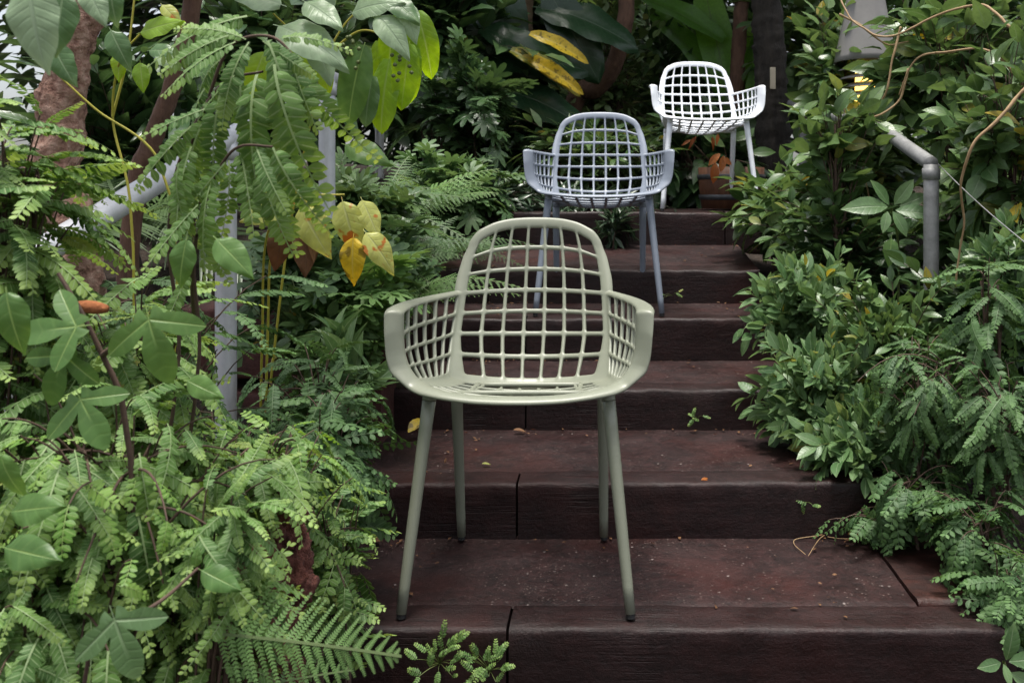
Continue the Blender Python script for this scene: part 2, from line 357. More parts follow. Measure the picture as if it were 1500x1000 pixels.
def rachis(n, droop, sway):
    t = np.linspace(0, 1, n + 1)
    return np.stack([sway * t ** 2, t * (1 - .12 * abs(droop) * t), -droop * t ** 1.8], -1)
def pinnate(n=18, droop=.35, sway=.05, lw=.088, ll=.15, seed=0, bend=.0, start=.08):
    """feathery frond with rounded leaflets in two rows"""
    rg = np.random.default_rng(seed)
    c = rachis(40, droop, sway); V, Fc, A = [], [], []; k = 0
    Lt = leaf('ellip', .62, 4, 2, .08, -.22)
    for s in range(n):
        t = start + (1 - start) * s / (n - 1) * .985
        p = c[int(t * 40)]; tg = nrm(c[min(40, int(t * 40) + 1)] - c[max(0, int(t * 40) - 1)])
        side = np.array([1, 0, 0]); up = np.cross(side, tg)
        ln = ll * (math.sin(math.pi * (.12 + .80 * t ** 1.1)) ** .55) * rg.uniform(.86, 1.12)
        for sg in (-1, 1):
            if rg.uniform() < .03: continue
            d = nrm(side * sg + tg * (.35 + .35 * t + rg.normal() * .1) + up * rg.uniform(-.42, .06) + bend * up)
            nn = nrm(up + side * sg * .15 + tg * rg.uniform(-.25, .25)); X = nrm(np.cross(d, nn)); Z = np.cross(X, d)
            V.append((Lt[0] @ np.stack([X, d, Z])) * ln + p + tg * (sg * .01)); Fc.append(Lt[1] + k)
            aa = Lt[2].copy(); aa[:, 1] = t + aa[:, 1] * .03; aa[:, 0] = np.sign(aa[:, 0]) * np.maximum(np.abs(aa[:, 0]), .3); A.append(aa); k += len(Lt[0])
    rv = []; wv = .011
    for s in range(0, 41, 4):
        rv += [c[s] + [-wv * (1 - .6 * s / 40), 0, .004], c[s] + [wv * (1 - .6 * s / 40), 0, .004]]
    rv = np.array(rv); V.append(rv); m_ = len(rv) // 2
    Fc.append(np.array([[2 * q, 2 * q + 1, 2 * q + 3, 2 * q + 2] for q in range(m_ - 1)]) + k)
    A.append(np.stack([np.zeros(len(rv)), np.repeat(np.linspace(0, .8, m_), 2), np.zeros(len(rv))], -1))
    return np.concatenate(V), np.concatenate(Fc), np.concatenate(A)
def fern(np_=16, npin=9, droop=.4, sway=.1, wmax=.26, seed=0, lens=.0):
    """twice-divided fern frond"""
    rg = np.random.default_rng(seed); c = rachis(60, droop, sway); V, Fc, A = [], [], []; k = 0
    for s in range(np_):
        t = .14 + .84 * s / (np_ - 1); ip = int(t * 60)
        p = c[ip]; tg = nrm(c[min(60, ip + 1)] - c[max(0, ip - 1)]); side = np.array([1., 0, 0]); up = np.cross(side, tg)
        ln = wmax * (1 - t) ** .62 * min(1, .6 + t * 1.9) + .012
        for sg in (-1, 1):
            d = nrm(side * sg + tg * (.28 + .5 * t) - up * rg.uniform(.05, .3)); q = nrm(np.cross(up, d) * 1.0) * sg
            for w in range(npin):
                z = (w + .6) / npin; b = p + d * ln * z - up * ln * .18 * z * z
                pl = (.84 / (np_ - 1)) * .50 * (1 - z * .75) * (.7 + .3 * (1 - t)) + .002
                hw = ln / npin * .50
                for s2 in (-1, 1):
                    e = nrm(q * s2 + d * .35)
                    V.append(np.array([b - d * hw * .9, b + d * hw * .6, b + e * pl + d * hw * .55, b + e * pl * .93 - d * hw * .35]))
                    Fc.append(np.array([[0, 1, 2, 3]]) + k); k += 4
                    A.append(np.tile([.5, t * .7 + z * .3, 0], (4, 1)))
            e = p + d * ln * 1.02 - up * ln * .18
            V.append(np.array([p - tg * .004 + up * .002, p + tg * .004 + up * .002, e + tg * .001 + up * .002, e - tg * .001 + up * .002])); Fc.append(np.array([[0, 1, 2, 3]]) + k); k += 4
            A.append(np.tile([0, t, 0], (4, 1)))
    rv = []
    for s in range(0, 61, 4): rv += [c[s] + [-.007, 0, .003], c[s] + [.007, 0, .003]]
    rv = np.array(rv); V.append(rv); m_ = len(rv) // 2
    Fc.append(np.array([[2 * q, 2 * q + 1, 2 * q + 3, 2 * q + 2] for q in range(m_ - 1)]) + k); A.append(np.tile([0, .3, 0], (len(rv), 1)))
    return np.concatenate(V), np.concatenate(Fc), np.concatenate(A)
def palmfrond(n=26, droop=.5, seed=0, ll=.38):
    rg = np.random.default_rng(seed); c = rachis(40, droop, .05); V, Fc, A = [], [], []; k = 0
    Lt = leaf('lance', .07, 4, 2, .25, .3)
    for s in range(n):
        t = .2 + .79 * s / (n - 1); p = c[int(t * 40)]; tg = nrm(c[min(40, int(t * 40) + 1)] - c[int(t * 40) - 1]); side = np.array([1., 0, 0]); up = np.cross(side, tg)
        for sg in (-1, 1):
            d = nrm(side * sg + tg * (.5 + t * .6) + up * rg.uniform(-.2, .2)); X = nrm(np.cross(d, up)); Z = np.cross(X, d)
            V.append((Lt[0] @ np.stack([X, d, Z])) * ll * math.sin(math.pi * (.2 + .7 * t)) + p); Fc.append(Lt[1] + k); A.append(Lt[2]); k += len(Lt[0])
    rv = []
    for s in range(0, 41, 4): rv += [c[s] + [-.01, 0, .0], c[s] + [.01, 0, .0]]
    rv = np.array(rv); V.append(rv); m_ = len(rv) // 2
    Fc.append(np.array([[2 * q, 2 * q + 1, 2 * q + 3, 2 * q + 2] for q in range(m_ - 1)]) + k); A.append(np.tile([0, .3, 0], (len(rv), 1)))
    return np.concatenate(V), np.concatenate(Fc), np.concatenate(A)

T = {
    'ellip': [leaf('ellip', .46, 5, 2, .10 + .1 * q, .25) for q in range(3)],
    'ellip_s': [leaf('ellip', .60, 3, 2, .1 + .1 * q, .2) for q in range(2)],
    'lance': [leaf('lance', .30, 6, 2, .1 + .18 * q, .3) for q in range(3)],
    'ovate': [leaf('ovate', .55, 6, 4, .12 + .12 * q, .2, wave=.03, petiole=.14) for q in range(3)],
    'ovate_hi': [leaf('ovate', .56, 14, 8, .15 + .12 * q, .22, wave=.045, petiole=.1, curl=.4) for q in range(3)],
    'paddle': [leaf('paddle', .44, 14, 8, .22 + .15 * q, .25, wave=.05, petiole=.05, curl=.3) for q in range(3)],
    'banana': [leaf('paddle', .26, 22, 6, .25 + .2 * q, .35, wave=.04) for q in range(2)],
    'tri': [lobed([(0, 1, 34), (66, .80, 34), (-66, .78, 34)], droop=.15 + .2 * q, base=.22) for q in range(2)],
    'palm5': [lobed([(0, 1, 24), (38, .92, 22), (-38, .9, 22), (80, .7, 24), (-80, .72, 24)], nr=4, nth=40, droop=.25, base=.3)],
    'pin': [pinnate(14 + (q % 4), .18 + .11 * q, (.05 + .02 * q) * (-1) ** q, seed=q, ll=.150 + .012 * (q % 3), bend=-.12 * (q % 3)) for q in range(8)],
    'pin_s': [pinnate(6 + q, .15 + .15 * q, .05 * (-1) ** q, ll=.27, seed=q + 9) for q in range(3)],
    'fern': [fern(15, 7, .3 + .25 * q, .1 * (-1) ** q, seed=q) for q in range(3)],
    'fern_hi': [fern(19, 15, .40, .05, wmax=.34, seed=5)],
    'palm': [palmfrond(26, .4 + .2 * q, seed=q) for q in range(2)],
}

# ------------------------------------------------------------------ ground
STEP_D = [1.917, 2.423, 2.98, 3.498, 3.95, 4.60]
STEP_Y = [921, 708, 570, 467, 395, 310]              # front edge row of each tread
BACK_Y = [787, 628, 527, 443, 358, 303]              # where each tread meets the next riser
STEP_Z = [H - (y - VY) / F * d for y, d in zip(STEP_Y, STEP_D)]
BACK_Z = [H - (y - VY) / F * d for y, d in zip(BACK_Y, STEP_D[1:] + [6.2])]
gx = [-3, 0, 1.4, 1.9, 2.45, 3.0, 3.5, 3.95, 4.6, 5.2, 9, 16, 60]
gz = [-.45, -.36, -.28, -.12, .06, .2, .34, .50, .72, .80, .9, 1.0, 1.4]
def ground(x, y):
    z = np.interp(y, gx, gz)
    e = max(0.0, x - .95, -.80 - x)
    return float(z + .30 * (1 - math.exp(-e * 1.6)) * (1 if y < 8 else .4) - (.10 if e == 0 else .0))
def make_ground():
    xs = np.concatenate([[-60, -30, -14], np.arange(-6, 6.01, .12), [14, 30, 60]]); ys = np.concatenate([[-30, -10, -4], np.arange(-2, 12.01, .12), [16, 30, 60, 120]])
    v = []
    for y in ys:
        for x in xs:
            v.append((x, y, ground(x, y) + .05 * noise.noise((x * 3, y * 3, 0)) + .02 * noise.noise((x * 11, y * 11, 3))))
    nx = len(xs); i = np.arange(len(ys) - 1)[:, None] * nx; j = np.arange(nx - 1)[None]
    b = MB(); b.add(v, np.stack([i + j, i + j + 1, i + nx + j + 1, i + nx + j], -1).reshape(-1, 4))
    tag(b.build('ground', M['soil']), kind='structure')
make_ground()

# ------------------------------------------------------------------ stairway
def beam(b, x0, x1, y0, y1, z0, z1, rad=.012, amp=.004, seed=0, tilt=0.0, dz_back=0.0, seg=.02):
    """worn rounded timber along x"""
    n = max(3, int((x1 - x0) / seg)); pr = []
    for cx, cy, a0 in ((y0 + rad, z0 + rad, 180), (y1 - rad, z0 + rad, 270), (y1 - rad, z1 - rad, 0), (y0 + rad, z1 - rad, 90)):
        for q in range(4):
            a = math.radians(a0 + q * 30); pr.append((cx + rad * math.cos(a), cy + rad * math.sin(a)))
    prof = []
    for q in range(len(pr)):
        p, r = np.array(pr[q]), np.array(pr[(q + 1) % len(pr)]); k = max(1, int(np.linalg.norm(r - p) / .022))
        for w in range(k): prof.append(p + (r - p) * w / k)
    prof = np.array(prof); m = len(prof); v = []
    for s in range(n + 1):
        x = x0 + (x1 - x0) * s / n
        end = min(s, n - s); shrink = .994 if end == 0 else 1.0
        for (y, z) in prof:
            dz = dz_back * (y - y0) / max(1e-6, y1 - y0) * (1 if z > (z0 + z1) / 2 else 0)
            w = noise.noise((x * 9, y * 14, z * 14 + seed * 7)); w2 = noise.noise((x * 31, y * 40, z * 40 + seed * 5))
            edge = 1.6 if abs(y - y0) < rad * 1.2 and abs(z - z1) < rad * 1.2 else .6
            o = amp * edge * (w + .5 * w2)
            cy, cz = (y0 + y1) / 2, (z0 + z1) / 2
            v.append((x, (y - cy) * shrink + cy + o * np.sign(y - cy) * .8, (z - cz) * shrink + cz + (o if z > cz else 0) * (.8 if z > z1 - .03 else 0) + dz + tilt * (x - x0)))
    i = np.arange(n)[:, None] * m; j = np.arange(m)[None]; j2 = (j + 1) % m
    f = np.stack([i + j, i + m + j, i + m + j2, i + j2], -1).reshape(-1, 4)
    b.add(v, f)
    for base, flip in ((0, 0), (n * m, 1)):                      # close the ends with a fan of quads
        c = np.array([v[base + q] for q in range(m)]); ctr = c.mean(0)
        vv = np.vstack([c, ctr[None]]); ff = [[q, (q + 1) % m, m, m] if flip == 0 else [(q + 1) % m, q, m, m] for q in range(m)]
        vv2 = []; ff2 = []
        for q in range(m):
            k = len(vv2); a_, c_ = c[q], c[(q + 1) % m]
            vv2 += [a_, c_, ctr + (c_ - ctr) * .02, ctr + (a_ - ctr) * .02]; ff2.append([k, k + 1, k + 2, k + 3] if flip == 0 else [k + 3, k + 2, k + 1, k])
        b.add(vv2, ff2)
stair = empty('stairway', (0, 1.9, 0), 'dark rust-brown sleeper steps climbing between the two planted banks', 'stairs')
LEFT = [-.95, -1.0, -1.0, -1.02, -1.05, -1.3]
RIGHT = [.862, 1.7, 1.15, .80, .66, 1.25]
JOINT = [743, 757, 770, 770, 715, 1062]
for k in range(6):
    d, z, zb = STEP_D[k], STEP_Z[k], BACK_Z[k]
    dn = STEP_D[k + 1] if k < 5 else 6.2
    zlow = (BACK_Z[k - 1] if k else -.42) - .05
    bw = .118
    jx = (JOINT[k] - VX) / F * d
    b = MB()
    zi = z - .004; sl = (zb - z) / (dn - d)
    # gritty tread behind the front beams
    x1t = RIGHT[k] - (.17 if k == 0 else .0)
    nx_, ny_ = 90, 24; v = []
    for q in range(ny_ + 1):
        for w in range(nx_ + 1):
            x = LEFT[k] + (x1t - LEFT[k]) * w / nx_; y = d + bw - .006 + (dn + .03 - d - bw) * q / ny_
            v.append((x, y, zi + sl * (y - d) + .003 * noise.noise((x * 8, y * 8, k)) + .0018 * noise.noise((x * 33, y * 33, k)) + (-.004 if q == 0 else 0)))
    i = np.arange(ny_)[:, None] * (nx_ + 1); j = np.arange(nx_)[None]
    b.add(v, np.stack([i + j, i + j + 1, i + nx_ + 2 + j, i + nx_ + 1 + j], -1).reshape(-1, 4))
    st = b.build('step', M['infill'], stair, loc=(0, 1.9, 0))
    for (xa, xb, sd_) in ((LEFT[k], jx - .003, 1), (jx + .003, RIGHT[k], 2)):
        b = MB(); beam(b, xa, xb, d, d + bw, zlow, z, amp=.0045, seed=k * 3 + sd_, dz_back=sl * bw, tilt=(.003 if sd_ == 2 else -.002) * (1 if k % 2 else -1))
        b.build('sleeper', M['sleeper' if (k, sd_) != (0, 9) else 'riser_red'], st, loc=(0, 1.9, 0))
    if k == 0:                                                     # side sleeper along the right end
        b = MB(); beam(b, RIGHT[0] - .165, RIGHT[0], d + bw + .004, dn + .02, zlow, z + .004, amp=.006, seed=44, seg=.012)
        b.build('sleeper', M['riser_red'], st, loc=(0, 1.9, 0))

# ------------------------------------------------------------------ chairs
def chair_shell():
    cl = []                                                        # verts
    faces = []; idx = {}
    def vid(p):
        key = tuple(np.round(p, 5)); 
        if key not in idx: idx[key] = len(cl); cl.append(tuple(map(float, p)))
        return idx[key]
    def lines(n, edge0, edge1, bar, e):
        """boundaries on 0..1: solid edges, n holes with bars, each hole split for tight corners -> [(value, is_hole_interval_after)]"""
        hole = (1 - edge0 - edge1 - (n - 1) * bar) / n; out = [(0, False)]; x = edge0
        for q in range(n):
            out += [(x, True), (x + hole * e, True), (x + hole * (1 - e), True)]; x += hole
            out.append((x, False)); x += bar
        if edge1 > 0: out.append((1.0, False))
        return out
    E = .17
    LU = lines(7, .044, .044, .027, E)
    LJ = lines(6, .06, .045, .031, .2)                              # front -> back
    # back rows: 4 below the arm, 3 above; the arm line is the centre of a bar
    kb = lines(7, .055, .0, .031, E)
    LK = kb
    # index of the arm line: hole 4 ends at entry; put K at the middle of bar 4
    ends = [q for q, (x, h) in enumerate(LK) if not h and q > 0]   # ends of holes
    iK = ends[3]
    K = LK[iK][0] + .017
    LK = LK[:iK + 1] + [(K, False)] + LK[iK + 1:]
    iK += 1
    def HW(k):                                                     # back half width
        return float(np.interp(k, [0, .3, .56, .72, .85, .93, 1], [.202, .204, .199, .193, .184, .178, .167]))
    def gus(u, w):                                                 # pillars widen into gussets at the seat corners
        a = abs(u); s_ = 1 if u >= 0 else -1
        return s_ * (a * (1 - .15 * w) if a <= .912 else .912 * (1 - .15 * w) + (a - .912) / .088 * (1 - .912 * (1 - .15 * w)))
    def Bk(u, k):
        u = gus(u, max(0, 1 - k / .34) ** 1.6)
        kk = k
        rad = max(0, (k - .60) / .40); au = abs(u)
        # rounded upper corners
        x = u * HW(k)
        z = .448 + .354 * k - .016 * math.sin(math.pi * min(1, k)) - .036 * rad ** 1.5 * au ** 4
        z += (.013 * (k - .45) / .55 if k > .45 else -.034 * (.45 - k) / .45) * (1 - u * u)
        y = .205 + .155 * k ** 1.15 + .02 * math.sin(k * math.pi) - (.075 - .03 * k) * u * u
        y -= .045 * (1 - k) ** 4                                   # roll into the seat
        return np.array([x, y, z])
    def Fl(u, j):
        u0 = u; e = Bk(u, 0); u = gus(u, j ** 3)
        hw = .224 + (abs(e[0]) / max(abs(u), 1e-6) - .224) * j ** 1.3 if abs(u) > 1e-6 else 0
        yf = -.205 + .030 * u * u + .026 * u ** 6
        y = yf + (e[1] - yf) * j
        zf = .475 - .008 * (1 - u * u) + .016 * u ** 4
        z = zf + (e[2] - zf) * j - .010 * math.sin(math.pi * j) * (1 - .4 * u * u)
        return np.array([u * hw, y, z])
    def top(j):                                                    # arm line, right side
        p0, p3 = np.array([.265, -.138, .646]), Bk(1, K)
        p1, p2 = np.array([.279, -.02, .652]), np.array([.238, .13, .646])
        return (1 - j) ** 3 * p0 + 3 * (1 - j) ** 2 * j * p1 + 3 * (1 - j) * j * j * p2 + j ** 3 * p3
    def front(s):                                                  # seat corner up to the arm tip
        p0, p3 = Fl(1, 0), top(0); p1 = p0 + np.array([.034, .000, .036]); p2 = p3 + np.array([-.006, -.006, -.08])
        return (1 - s) ** 3 * p0 + 3 * (1 - s) ** 2 * s * p1 + 3 * (1 - s) * s * s * p2 + s ** 3 * p3
    def Sd(j, s):                                                  # Coons patch, s 0..1 floor -> arm
        a, c = Fl(1, j), top(j); l, r = front(s), Bk(1, s * K)
        p = (1 - s) * a + s * c + (1 - j) * l + j * r - ((1 - j) * (1 - s) * Fl(1, 0) + (1 - j) * s * top(0) + j * (1 - s) * Fl(1, 1) + j * s * top(1))
        p = p + np.array([.007, 0, 0]) * math.sin(math.pi * s) * math.sin(math.pi * min(1, j + .25)) * (1 - j) ** .3
        return p
    def patch(A, Bl, fn):
        for i in range(len(A) - 1):
            for j in range(len(Bl) - 1):
                if A[i][1] and Bl[j][1]: continue
                p = [fn(A[i][0], Bl[j][0]), fn(A[i + 1][0], Bl[j][0]), fn(A[i + 1][0], Bl[j + 1][0]), fn(A[i][0], Bl[j + 1][0])]
                faces.append([vid(q) for q in p])
    U2 = [(2 * x - 1, h) for x, h in LU]
    patch(U2, LJ, Fl)
    patch(U2, LK, Bk)
    LKs = [(x / K, h) for x, h in LK[:iK + 1]]
    patch(LJ, LKs, Sd)
    mir = np.array([-1, 1, 1])
    patch(LKs, LJ, lambda s, j: Sd(j, s) * mir)
    # rolled rim round the whole free edge
    chain = []
    us = [x for x, h in U2]; js = [x for x, h in LJ]; ks = [x for x, h in LKs]; kt = [x for x, h in LK[iK:]]
    lerp = lambda a, b, t: np.array(a) * (1 - t) + np.array(b) * t
    def sm(t): t = min(1, max(0, t)); return t * t * (3 - 2 * t)
    for u in us[:-1][::1]:
        pass
    right = []
    for u in [q for q in us if q >= -1e-9]: right.append((Fl(u, 0), lerp((0, -.028, .003), (.014, -.026, -.001), sm((u - .6) / .4))))
    for s in ks[1:]: right.append((Sd(0, s), lerp((.014, -.026, -.001), (.031, -.018, .003), sm(s / .35)) if s < .8 else lerp((.031, -.018, .003), (.033, -.010, .008), sm((s - .8) / .2))))
    for j in js[1:]: right.append((Sd(j, 1), lerp((.033, -.010, .008), (.010, .004, .006), sm(j / .95))))
    for k in kt[1:]: 
        c = Bk(.0, .5); p = Bk(1, k); g = Bk(1, min(1, k + .02)) - Bk(1, k - .02); g = nrm(g); o = nrm(np.cross(g, np.array([0, -1, .0]))); 
        if o[0] < 0: o = -o
        right.append((p, lerp((.010, .004, .006), o * .012, sm((k - K) / .06)) if k < 1 else nrm(o + [0, 0, .9]) * .019))
    ub = [q for q in us if -1e-9 <= q < 1 - 1e-9][::-1]
    for u in ub: right.append((Bk(u, 1), np.array([.010 * u ** 5, .003, .027])))
    # left mirrored
    left = [(p * mir, o * mir) for p, o in right]
    loop = right + left[::-1]
    clean = []
    for p, o in loop:
        if not clean or np.linalg.norm(p - clean[-1][0]) > 1e-5: clean.append((p, o))
    if np.linalg.norm(clean[0][0] - clean[-1][0]) < 1e-5: clean.pop()
    n = len(clean)
    # which way do the patch faces wind?  (solidify needs a consistent surface; fixed with normals below)
    ring = []
    for p, o in clean:
        dn = np.array([0, 0, -1.]) if abs(o[2]) < .012 else np.array([0, .6, -.2])
        curl = dn * np.linalg.norm(o) * .26
        ring.append((vid(p), vid(p + o * .55), vid(p + o * 1.0 + curl * .55), vid(p + o * 1.02 + curl * 1.5)))
    for q in range(n):
        a, c = ring[q], ring[(q + 1) % n]
        for w in range(3): faces.append([a[w], c[w], c[w + 1], a[w + 1]])
    me = bpy.data.meshes.new('seat_shell'); me.from_pydata(cl, [], faces); me.update()
    import bmesh
    bm = bmesh.new(); bm.from_mesh(me); bmesh.ops.recalc_face_normals(bm, faces=bm.faces)
    for f in bm.faces: f.smooth = True
    bm.to_mesh(me); bm.free()
    return me
SHELL = chair_shell()
def tapered(b, p0, p1, r0, r1, n=20):
    p0, p1 = np.array(p0, float), np.array(p1, float); t = np.linspace(0, 1, 9)
    b.tube(p0 + (p1 - p0) * t[:, None], r0, r1, n)
LEGS = [((-.198, -.150, .472), (-.247, -.222, .010)), ((.198, -.150, .472), (.247, -.222, .010)),
        ((-.186, .125, .440), (-.188, .222, .010)), ((.186, .125, .440), (.188, .222, .010))]
def make_chair(loc, rz, label, paint, sc=1.0):
    r = empty('garden_chair', loc, label, 'chair', 'mesh armchairs on the steps', rz); r.scale = (sc,) * 3
    me = SHELL.copy(); me.materials.append(paint)
    o = bpy.data.objects.new('seat_shell', me); COL.objects.link(o); o.parent = r
    so = o.modifiers.new('thickness', 'SOLIDIFY'); so.thickness = .0105; so.offset = 0; so.use_even_offset = False
    su = o.modifiers.new('round', 'SUBSURF'); su.levels = 1; su.render_levels = 2
    for p0, p1 in LEGS:
        p0, p1 = np.array(p0), np.array(p1); q = p0 + (p1 - p0) * .045
        b = MB(); tapered(b, q, p1, .0152, .0112)
        lg = b.build('leg', paint, r)
        b = MB(); tapered(b, p0, q - (p1 - p0) * .003, .0152, .0155); b.build('leg_socket', paint, lg)
        b = MB(); tapered(b, p1 + (p1 - p0) * -.004, [p1[0] * 1.002, p1[1] * 1.003, .0], .0092, .0098, 14); b.build('foot_cap', M['rubber'], lg)
    b = MB()
    for (x0, y0, z0, x1, y1, z1) in ((-.196, -.06, .448, .196, -.06, .448), (-.186, .125, .428, .186, .125, .428), (-.13, -.06, .444, -.13, .125, .428), (.13, -.06, .444, .13, .125, .428), (-.198, -.15, .462, -.196, -.06, .448), (.198, -.15, .462, .196, -.06, .448)):
        b.tube(np.linspace((x0, y0, z0), (x1, y1, z1), 5), .007, None, 8)
    b.build('underframe', paint, r)
    return r
def chair_at(px, d, z, **k):
    return make_chair(((px - VX) / F * d, d, z), **k)
make_chair(((755.5 - VX) / F * 1.96, 2.182, .0015), 0, 'sage green mesh armchair standing on the lowest step', M['paint_sage'])
zc2 = STEP_Z[3] + .004
make_chair(((877 - VX) / F * 3.57, 3.77, zc2), math.radians(0), 'lilac grey mesh armchair standing halfway up the steps', M['paint_lilac'])
make_chair(((1037 - VX) / F * 4.66, 4.87, STEP_Z[5] + .003), math.radians(3), 'white mesh armchair standing on the top landing', M['paint_white'])

# ------------------------------------------------------------------ plants: generators
def bez(a, b, c, t):
    t = np.asarray(t)[:, None]; return (1 - t) ** 2 * a + 2 * (1 - t) * t * b + t * t * c
def shrub(name, label, cat, c, r, ntw, lpt, tm, size, mat, stem='stem_brown', seed=0, droop=.3, mode='alt', t0=.45, group=None, base=None, sr=.004,
          out=.6, up=.35, flat=.25, size_var=.25, fill=.45, bulge=.25, extra=None, part='foliage', kind=None):
    """stems rise from the ground into an ellipsoid of twigs that carry the leaves; c=(px,py,d) r=(px,px,m)"""
    rg = np.random.default_rng(seed + 100)
    d = c[2]; C = P(*c); R = np.array([r[0] / F * d, r[2], r[1] / F * d])
    if base is None:
        bx, by = C[0], C[1]
    else:
        bx, by = base
    B0 = np.array([bx, by, ground(bx, by) - .03])
    root = None
    if kind != 'stuff': root = empty(name, B0, label, cat, group)
    lf, st = MB(), MB()
    dirs = nrm(rg.normal(size=(ntw, 3))); rad = rg.uniform(fill, 1.0, size=(ntw, 1)) ** .6
    ends = C + dirs * rad * R * (1 + .75 * np.array([noise.noise(Vector(q * 2.1) + Vector((seed * 3.1, 0, 0))) for q in dirs]))[:, None] * rg.choice([1, 1, 1, 1, 1.22], size=(ntw, 1))
    nmain = max(2, ntw // 14)
    mains = C + nrm(rg.normal(size=(nmain, 3))) * R * rg.uniform(.1, .5, size=(nmain, 1))
    mp = []
    for q in range(nmain):
        m0 = B0 + rg.normal(size=3) * [.04, .04, 0]
        ctl = (m0 + mains[q]) / 2 + rg.normal(size=3) * .08 * R + np.array([0, 0, .1 * R[2]])
        pts = bez(m0, ctl, mains[q], np.linspace(0, 1, 12)); mp.append(pts); st.tube(pts, sr * 2.0, sr * .9, 6)
    pos, Y, Nn, ti = [], [], [], []
    for q in range(ntw):
        pts = mp[rg.integers(nmain)]; s0 = pts[rg.integers(5, 12)]
        e = ends[q]; ctl = (s0 + e) / 2 + np.array([0, 0, bulge * np.linalg.norm(e - s0)]) + rg.normal(size=3) * .05 * R
        tt = np.linspace(0, 1, 9); tw = bez(s0, ctl, e, tt); st.tube(tw, sr * .7, sr * .3, 5, caps=False)
        tl = np.linspace(t0, 1, lpt) if lpt > 1 else np.array([1.0]); pp = bez(s0, ctl, e, tl)
        tg = nrm(np.gradient(bez(s0, ctl, e, np.linspace(0, 1, 30)), axis=0))[np.clip((tl * 29).astype(int), 0, 29)]
        outw = nrm(e - C + 1e-6)
        for w in range(len(tl)):
            perp = nrm(np.cross(tg[w], [0, 0, 1]) + 1e-6); per2 = np.cross(perp, tg[w])
            if mode == 'whorl': a = w * 2.4 + q
            elif mode == 'opp': a = (w % 2) * math.pi / 2 * .6 + (w // 2) * .4
            else: a = w * math.pi + rg.normal() * .4
            reps = (a, a + math.pi) if mode == 'opp' else (a,)
            for a_ in reps:
                dd = perp * math.cos(a_) + per2 * math.sin(a_)
                yv = nrm(tg[w] * (.5 + .5 * tl[w]) + dd * (.9 if tl[w] < .99 else .35) + outw * out * .5 + np.array([0, 0, up - droop]) + rg.normal(size=3) * .18)
                nv = nrm(np.array([0, 0, 1.0]) + outw * .5 + rg.normal(size=3) * flat)
                pos.append(pp[w]); Y.append(yv); Nn.append(nv); ti.append(tl[w])
    pos, Y, Nn = np.array(pos), np.array(Y), np.array(Nn); n = len(pos)
    pick = rg.integers(len(tm), size=n); rnd = rg.uniform(size=n); sc = size * rg.uniform(1 - size_var, 1 + size_var, size=n)
    for k in range(len(tm)):
        s_ = pick == k; lf.inst(tm[k], pos[s_], Y[s_], Nn[s_], sc[s_], rnd[s_])
    if kind == 'stuff':
        tag(lf.build(name, M[mat]), label, cat, None, 'stuff'); return None
    lo = lf.build(part, M[mat], root, loc=B0); so = st.build('stem', M[stem], root, loc=B0)
    return root
def hero(name, label, cat, base, stems, leaves, stem='stem_green', group=None, sr=.005, part='foliage', extra=None):
    """plant with placed leaves; leaves=(px,py,d,angle,len_px,tilt,template,mat[,roll]); angle 0 = pointing right, 90 = up in the picture plane"""
    bx, by = base; B0 = np.array([bx, by, ground(bx, by) - .03]); root = empty(name, B0, label, cat, group)
    rg = np.random.default_rng(abs(hash(name + str(len(leaves)))) % 1000 if False else len(label) * 7)
    st = MB(); 
    for s in stems:
        st.tube(spl([P(*q) if not isinstance(q, np.ndarray) else q for q in s]), sr, sr * .6, 7)
    if stems: st.build('stem', M[stem], root, loc=B0)
    by_mat = {}
    for l in leaves:
        px, py, d, ang, ln, tilt, tn, mt = l[:8]; roll = l[8] if len(l) > 8 else rg.uniform(-.35, .35)
        a = math.radians(ang); dep = math.sin(math.radians(tilt))
        y = nrm([math.cos(a) * math.cos(math.radians(tilt)), -dep, math.sin(a) * math.cos(math.radians(tilt))])
        side = np.cross(y, [0, 1, 0]); 
        n = nrm(np.array([0, -1, .45]) + np.array([roll, 0, abs(roll) * .3])); n = nrm(n - y * np.dot(n, y) + 1e-4)
        by_mat.setdefault(mt, MB()).inst(T[tn][rg.integers(len(T[tn]))], [P(px, py, d)], [y], [n], ln / F * d, [rg.uniform(.1, .9)])
    for k, (mt, b) in enumerate(by_mat.items()):
        pn = {'yellow_leaf': 'yellowing_leaves', 'gold_leaf': 'golden_leaves', 'orange_leaf': 'orange_leaves', 'brown_leaf': 'dry_leaves', 'lime_leaf': 'lime_leaves', 'olive_leaf': 'half_yellow_leaves'}.get(mt, part)
        b.build(pn, M[mt], root, loc=B0)
    return root
def G0(x, y): return np.array([x, y, ground(x, y) - .03])
# ------------------------------------------------------------------ left handrail, right handrail
def rail_thing(label, pts, posts, r, mat, stub=()):
    root = empty('handrail', (pts[0][0], pts[0][1], ground(pts[0][0], pts[0][1])), label, 'handrail', 'pipe handrails beside the steps'); l0 = tuple(root.location)
    b = MB(); pp = []
    for a, c in zip(pts[:-1], pts[1:]): pp += [a + (c - a) * t for t in (np.linspace(0, 1, 14)[:-1])]
    pp.append(pts[-1]); b.tube(np.array(pp), r, None, 16); b.build('rail', mat, root, loc=l0)
    for p in posts:
        g = ground(p[0], p[1]) - .05; b = MB(); b.tube(np.linspace((p[0], p[1], g), p, 8), r, None, 16)
        po = b.build('post', mat, root, loc=l0)
        b = MB(); q = np.array(p); b.tube(np.linspace(q - [0, 0, .05], q - [0, 0, .012], 3), r * 1.18, None, 16); b.build('clamp', mat, po, loc=l0)
    return root
ra, rb, rc = P(-60, 442, 1.51), P(482, 114, 3.0), P(562, 150, 5.6)
